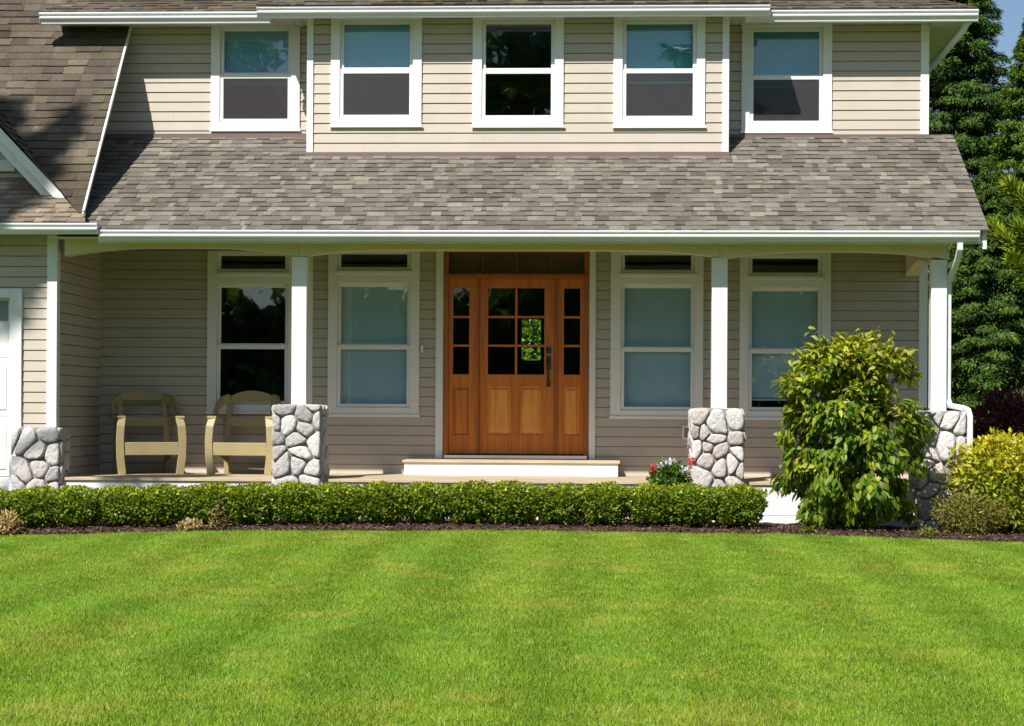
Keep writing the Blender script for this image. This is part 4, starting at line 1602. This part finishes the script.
# young pine with long bright needles in front of the conifers
t = empty('young_pine', (5.50, 22.7, -0.1))
tag(t, 'young pine with long yellow green needles by the porch roof corner', 'tree')
mb = MB()
mb.tube([(5.50, 22.7, -0.2), (5.5, 22.7, 2.0), (5.4, 22.7, 3.4)], [0.035, 0.025, 0.012], 8)
PP, DD = [], []
tips_ = [((4.83, 22.45, 3.92), 1), ((5.02, 22.4, 3.72), 1), ((5.25, 22.4, 3.85), 1), ((5.40, 22.5, 3.5), 1), ((4.95, 22.4, 3.4), 1), ((5.2, 22.3, 3.25), 1), ((5.5, 22.4, 3.1), 1), ((4.9, 22.5, 3.05), 1), ((5.2, 23.2, 3.9), 1), ((4.8, 23.2, 3.5), 1), ((5.5, 23.1, 3.6), 1)]
for (tp, _) in tips_:
    base = Vector((5.50, 22.7, tp[2] - 0.62))
    tpv = Vector(tp)
    mid = base.lerp(tpv, 0.5) + Vector((0, 0, -0.06))
    mb.tube([base, mid, tpv], [0.014, 0.010, 0.005], 5)
    ax = (tpv - mid).normalized()
    for j in range(260):
        f = random.random() ** 0.7
        PP.append(mid.lerp(tpv, f))
        rd = Vector((random.gauss(0, 1), random.gauss(0, 1), random.gauss(0, 1))).normalized()
        DD.append(ax * 0.9 + rd * 0.75)
mb.build('trunk', M['stem'], t)
PP, DD = np.array(PP), np.array(DD)
n = len(PP)
V, F, k = leaves(PP, DD, rdir(n), RNG.uniform(0.12, 0.24, n), RNG.uniform(0.005, 0.009, n), 0.2, 0.2)
np_mesh('needles', V, F, 3, np.repeat(pal(n, [(0.24, 0.33, 0.022), (0.16, 0.25, 0.02), (0.40, 0.42, 0.03)], [3, 3, 1.4]), k, 0), M['needle'], t)


def broadleaf(name, label, x, y, h, r, seed, n, cols, zc, leaf=0.3, rz=1.0, trunk=None, limb=None):
    g = random.Random(seed)
    t = empty(name, (x, y, -0.1))
    tag(t, label, 'tree')
    mb = MB()
    lumps = []
    tr = trunk or 0.03 * h
    mb.tube([(x, y, -0.2), (x + 0.1, y, zc * 0.6), (x, y, zc)], [tr, tr * .75, tr * .5], 9)
    for i in range(22):
        a = g.uniform(0, 2 * math.pi)
        b = g.uniform(-0.8, 1.0)
        rr_ = r * 0.78 * math.sqrt(max(0.05, 1 - b * b)) * g.uniform(0.3, 1)
        p = (x + rr_ * math.cos(a), y + rr_ * math.sin(a), zc + b * r * rz * 0.85)
        s_ = r * g.uniform(0.2, 0.36)
        lumps.append((*p, s_, s_, s_ * 0.8))
        mb.tube([(x, y, zc - r * 0.5), tuple((Vector((x, y, zc - r * .3)) + Vector(p)) / 2), p], [tr * .4, tr * .25, 0.02], 5)
    if limb:
        lumps += limb
        for q in limb:
            mb.tube([(x, y, q[2] - 1.0), (x * .5 + q[0] * .5, y, q[2] - 0.4), q[:3]], [tr * .4, tr * .25, 0.02], 5)
    mb.build('trunk', M['stem'], t)
    P, d = lump_crown(n, lumps, 0.6)
    V, F, k = leaves(P, rdir(n), d + rdir(n) * 0.6 + [0, 0, 0.5], RNG.uniform(leaf * .6, leaf * 1.2, n), RNG.uniform(leaf * .2, leaf * .35, n), 0.2, 0.15)
    np_mesh('crown', V, F, 3, np.repeat(pal(n, cols, None, 0.2), k, 0), M['leaf'], t)
    return t


GL = [(0.14, 0.24, 0.06), (0.19, 0.30, 0.08), (0.10, 0.17, 0.045)]
# garden tree behind the house, seen through the door glass
bush('garden_shrub', 'sunlit green garden shrub behind the house, glimpsed through the door glass', 'shrub', -1.5, 37.0, 2.4, 1.4, 4.6, 22000, [(0.14, 0.28, 0.02), (0.2, 0.34, 0.03), (0.08, 0.17, 0.015)], None, 0.15, 0.045)
# across the street, behind the photographer: what the window panes mirror
for i, (x, y, h, r, zc, rz) in enumerate([(-15.0, -30, 17, 5.0, 11.0, 1.3), (-3.5, -34, 19, 5.0, 12.5, 1.4), (4.5, -30, 16, 4.6, 10.0, 1.35), (13.5, -33, 19, 5.2, 12.0, 1.3), (-24.5, -34, 19, 5.4, 12.0, 1.3), (22.0, -31, 15, 5.0, 9.5, 1.3)]):
    broadleaf('street_tree', ['broad green tree across the street left of the centre', 'tallest green tree straight across the street', 'green tree across the street right of the centre',
                              'large green tree across the street far to the right', 'large green tree across the street far to the left', 'lowest green tree across the street at the right'][i], x, y, h, r, 40 + i, 5000, GL, zc, 0.55, rz)
for i, (x, r_, h_) in enumerate([(-26, 5, 5.5), (-17.5, 5, 6.2), (-9.0, 5, 5.6), (-0.5, 5, 6.4), (8.0, 5, 5.4), (16.5, 5, 6.0), (25, 5, 5.6)]):  # unseen shrub row added to block the bright horizon in the lower panes
    t = empty('reflection_shrub', (x, -26, 0))
    tag(t, 'unseen tall shrub added across the street to darken the porch window reflections', 'shrub', 'shrubs added to darken the window reflections')
    P, N = shell_points(9000, r_, 2.0, 0.0, h_, e=3, thick=0.5, taper=0.05)
    V, F, k = leaves(P + [x, -26, 0], norm(N + rdir(len(P))), N + rdir(len(P)) * .5, RNG.uniform(.3, .55, len(P)), RNG.uniform(.12, .2, len(P)))
    np_mesh('foliage', V, F, 3, np.repeat(pal(len(P), GL, None, 0.2), k, 0), M['leaf'], t)
# tall tree standing left of the lawn; its crown throws the soft dark bands on the steep roof
broadleaf('slender_tree', 'slender tree left of the lawn shading the steep roof', -12.75, 9.0, 19, 0.62, 77, 4200, GL, 16.4, 0.26, 3.6, trunk=0.16,
          limb=[(-11.95, 9.0, 15.7, 0.26, 0.3, 0.8), (-11.9, 9.0, 16.9, 0.24, 0.3, 0.8), (-11.8, 9.0, 17.8, 0.16, 0.2, 0.5), (-10.75, 9.0, 13.75, 0.3, 0.35, 0.36), (-10.4, 9.1, 13.85, 0.34, 0.4, 0.42)])  # last low lumps added and sized to shade the left porch chair

# ------------------------------------------------------------------ grass
def grass():
    n = 900000
    g = np.random.default_rng(5)
    y = 6.0 + (18.82 - 6.0) * g.random(n) ** 0.9
    hw_l, hw_r = 0.335 * y + 0.6, 0.255 * y + 0.6
    x = -hw_l + g.random(n) * (hw_l + hw_r)
    keep = y < edge_y(x) + 0.02
    x, y = x[keep], y[keep]
    n = len(x)
    z = gz(x) - 0.014
    far = np.clip((y - 6) / 12, 0, 1)
    L = g.uniform(0.020, 0.040, n) * (1 + 0.25 * np.sin(x * 2.1 + y * 0.7) * np.sin(y * 1.3))
    # mowing stripes: neighbouring passes are laid over in opposite directions
    def vnoise(sc, seed):
        q = np.random.default_rng(seed).random((64, 64))
        u, w = x * sc + 31.0, y * sc + 7.0
        iu, iw = np.floor(u).astype(int), np.floor(w).astype(int)
        fu, fw = u - iu, w - iw
        fu, fw = fu * fu * (3 - 2 * fu), fw * fw * (3 - 2 * fw)
        a = q[iu % 64, iw % 64] * (1 - fu) + q[(iu + 1) % 64, iw % 64] * fu
        b = q[iu % 64, (iw + 1) % 64] * (1 - fu) + q[(iu + 1) % 64, (iw + 1) % 64] * fu
        return a * (1 - fw) + b * fw
    n1, n2, n3, n4 = vnoise(0.7, 1), vnoise(1.9, 2), vnoise(5.0, 3), vnoise(13.0, 4)
    wob = 0.30 * (n1 - 0.5) + 0.12 * (n2 - 0.5)
    ph = (x + wob + 0.05) / 0.42
    st = np.tanh(2.2 * np.sin(np.pi * ph)) * (0.35 + 0.9 * n1) * (0.6 + 0.6 * n2)
    L = L * (0.7 + 0.45 * n3 + 0.25 * n4)
    D = np.stack([g.normal(0, 0.45, n), 0.08 * st + g.normal(0, 0.5, n), np.ones(n)], 1)
    N = np.stack([g.normal(0, 0.6, n), -np.ones(n) + g.normal(0, 0.5, n), np.full(n, 0.3)], 1)
    D = norm(D)
    Nn = norm(N - D * np.sum(N * D, 1, keepdims=True))
    B = np.cross(D, Nn)
    C = np.stack([x, y, z], 1)
    W = (g.uniform(0.0017, 0.0032, n) * (1 + 0.6 * far))[:, None]
    Lc = L[:, None]
    V = np.stack([C - B * W, C + B * W, C + D * Lc - Nn * 0.0 + np.stack([np.zeros(n), 0.05 * st * L, -0.12 * L], 1)], 1).reshape(-1, 3)
    F = (np.arange(n) * 3)[:, None] + np.array([[0, 1, 2]])
    # patchy colour: drier and lusher areas of the lawn, a slightly paler lay on every other pass
    c = pal(n, [(0.20, 0.33, 0.021), (0.25, 0.37, 0.026), (0.155, 0.272, 0.017), (0.32, 0.395, 0.045)], [4, 3, 3, 1.2], 0.16)
    dry = np.clip((0.45 * n2 + 0.35 * n3 + 0.2 * n4 - 0.54) / 0.2, 0, 1)[:, None] * 0.45
    c = c * (1 - dry) + np.array([0.36, 0.335, 0.055]) * dry
    lush = np.clip((0.5 * n1 + 0.3 * vnoise(3.1, 9) + 0.2 * vnoise(9.0, 8) - 0.52) / 0.2, 0, 1)[:, None] * 0.5
    c = c * (1 - lush) + np.array([0.13, 0.30, 0.018]) * lush
    dead = g.random((n, 1)) < 0.012
    c = np.where(dead, np.array([0.55, 0.47, 0.22]), c)
    c = 1.0 * c * (1 + 0.06 * st[:, None]) * (0.8 + 0.22 * n4[:, None] + 0.2 * n3[:, None])
    o = np_mesh('grass', V, F, 3, np.repeat(c, 3, 0), M['blade'])
    tag(o, 'short mown grass blades covering the striped lawn', 'grass', kind='stuff')


grass()
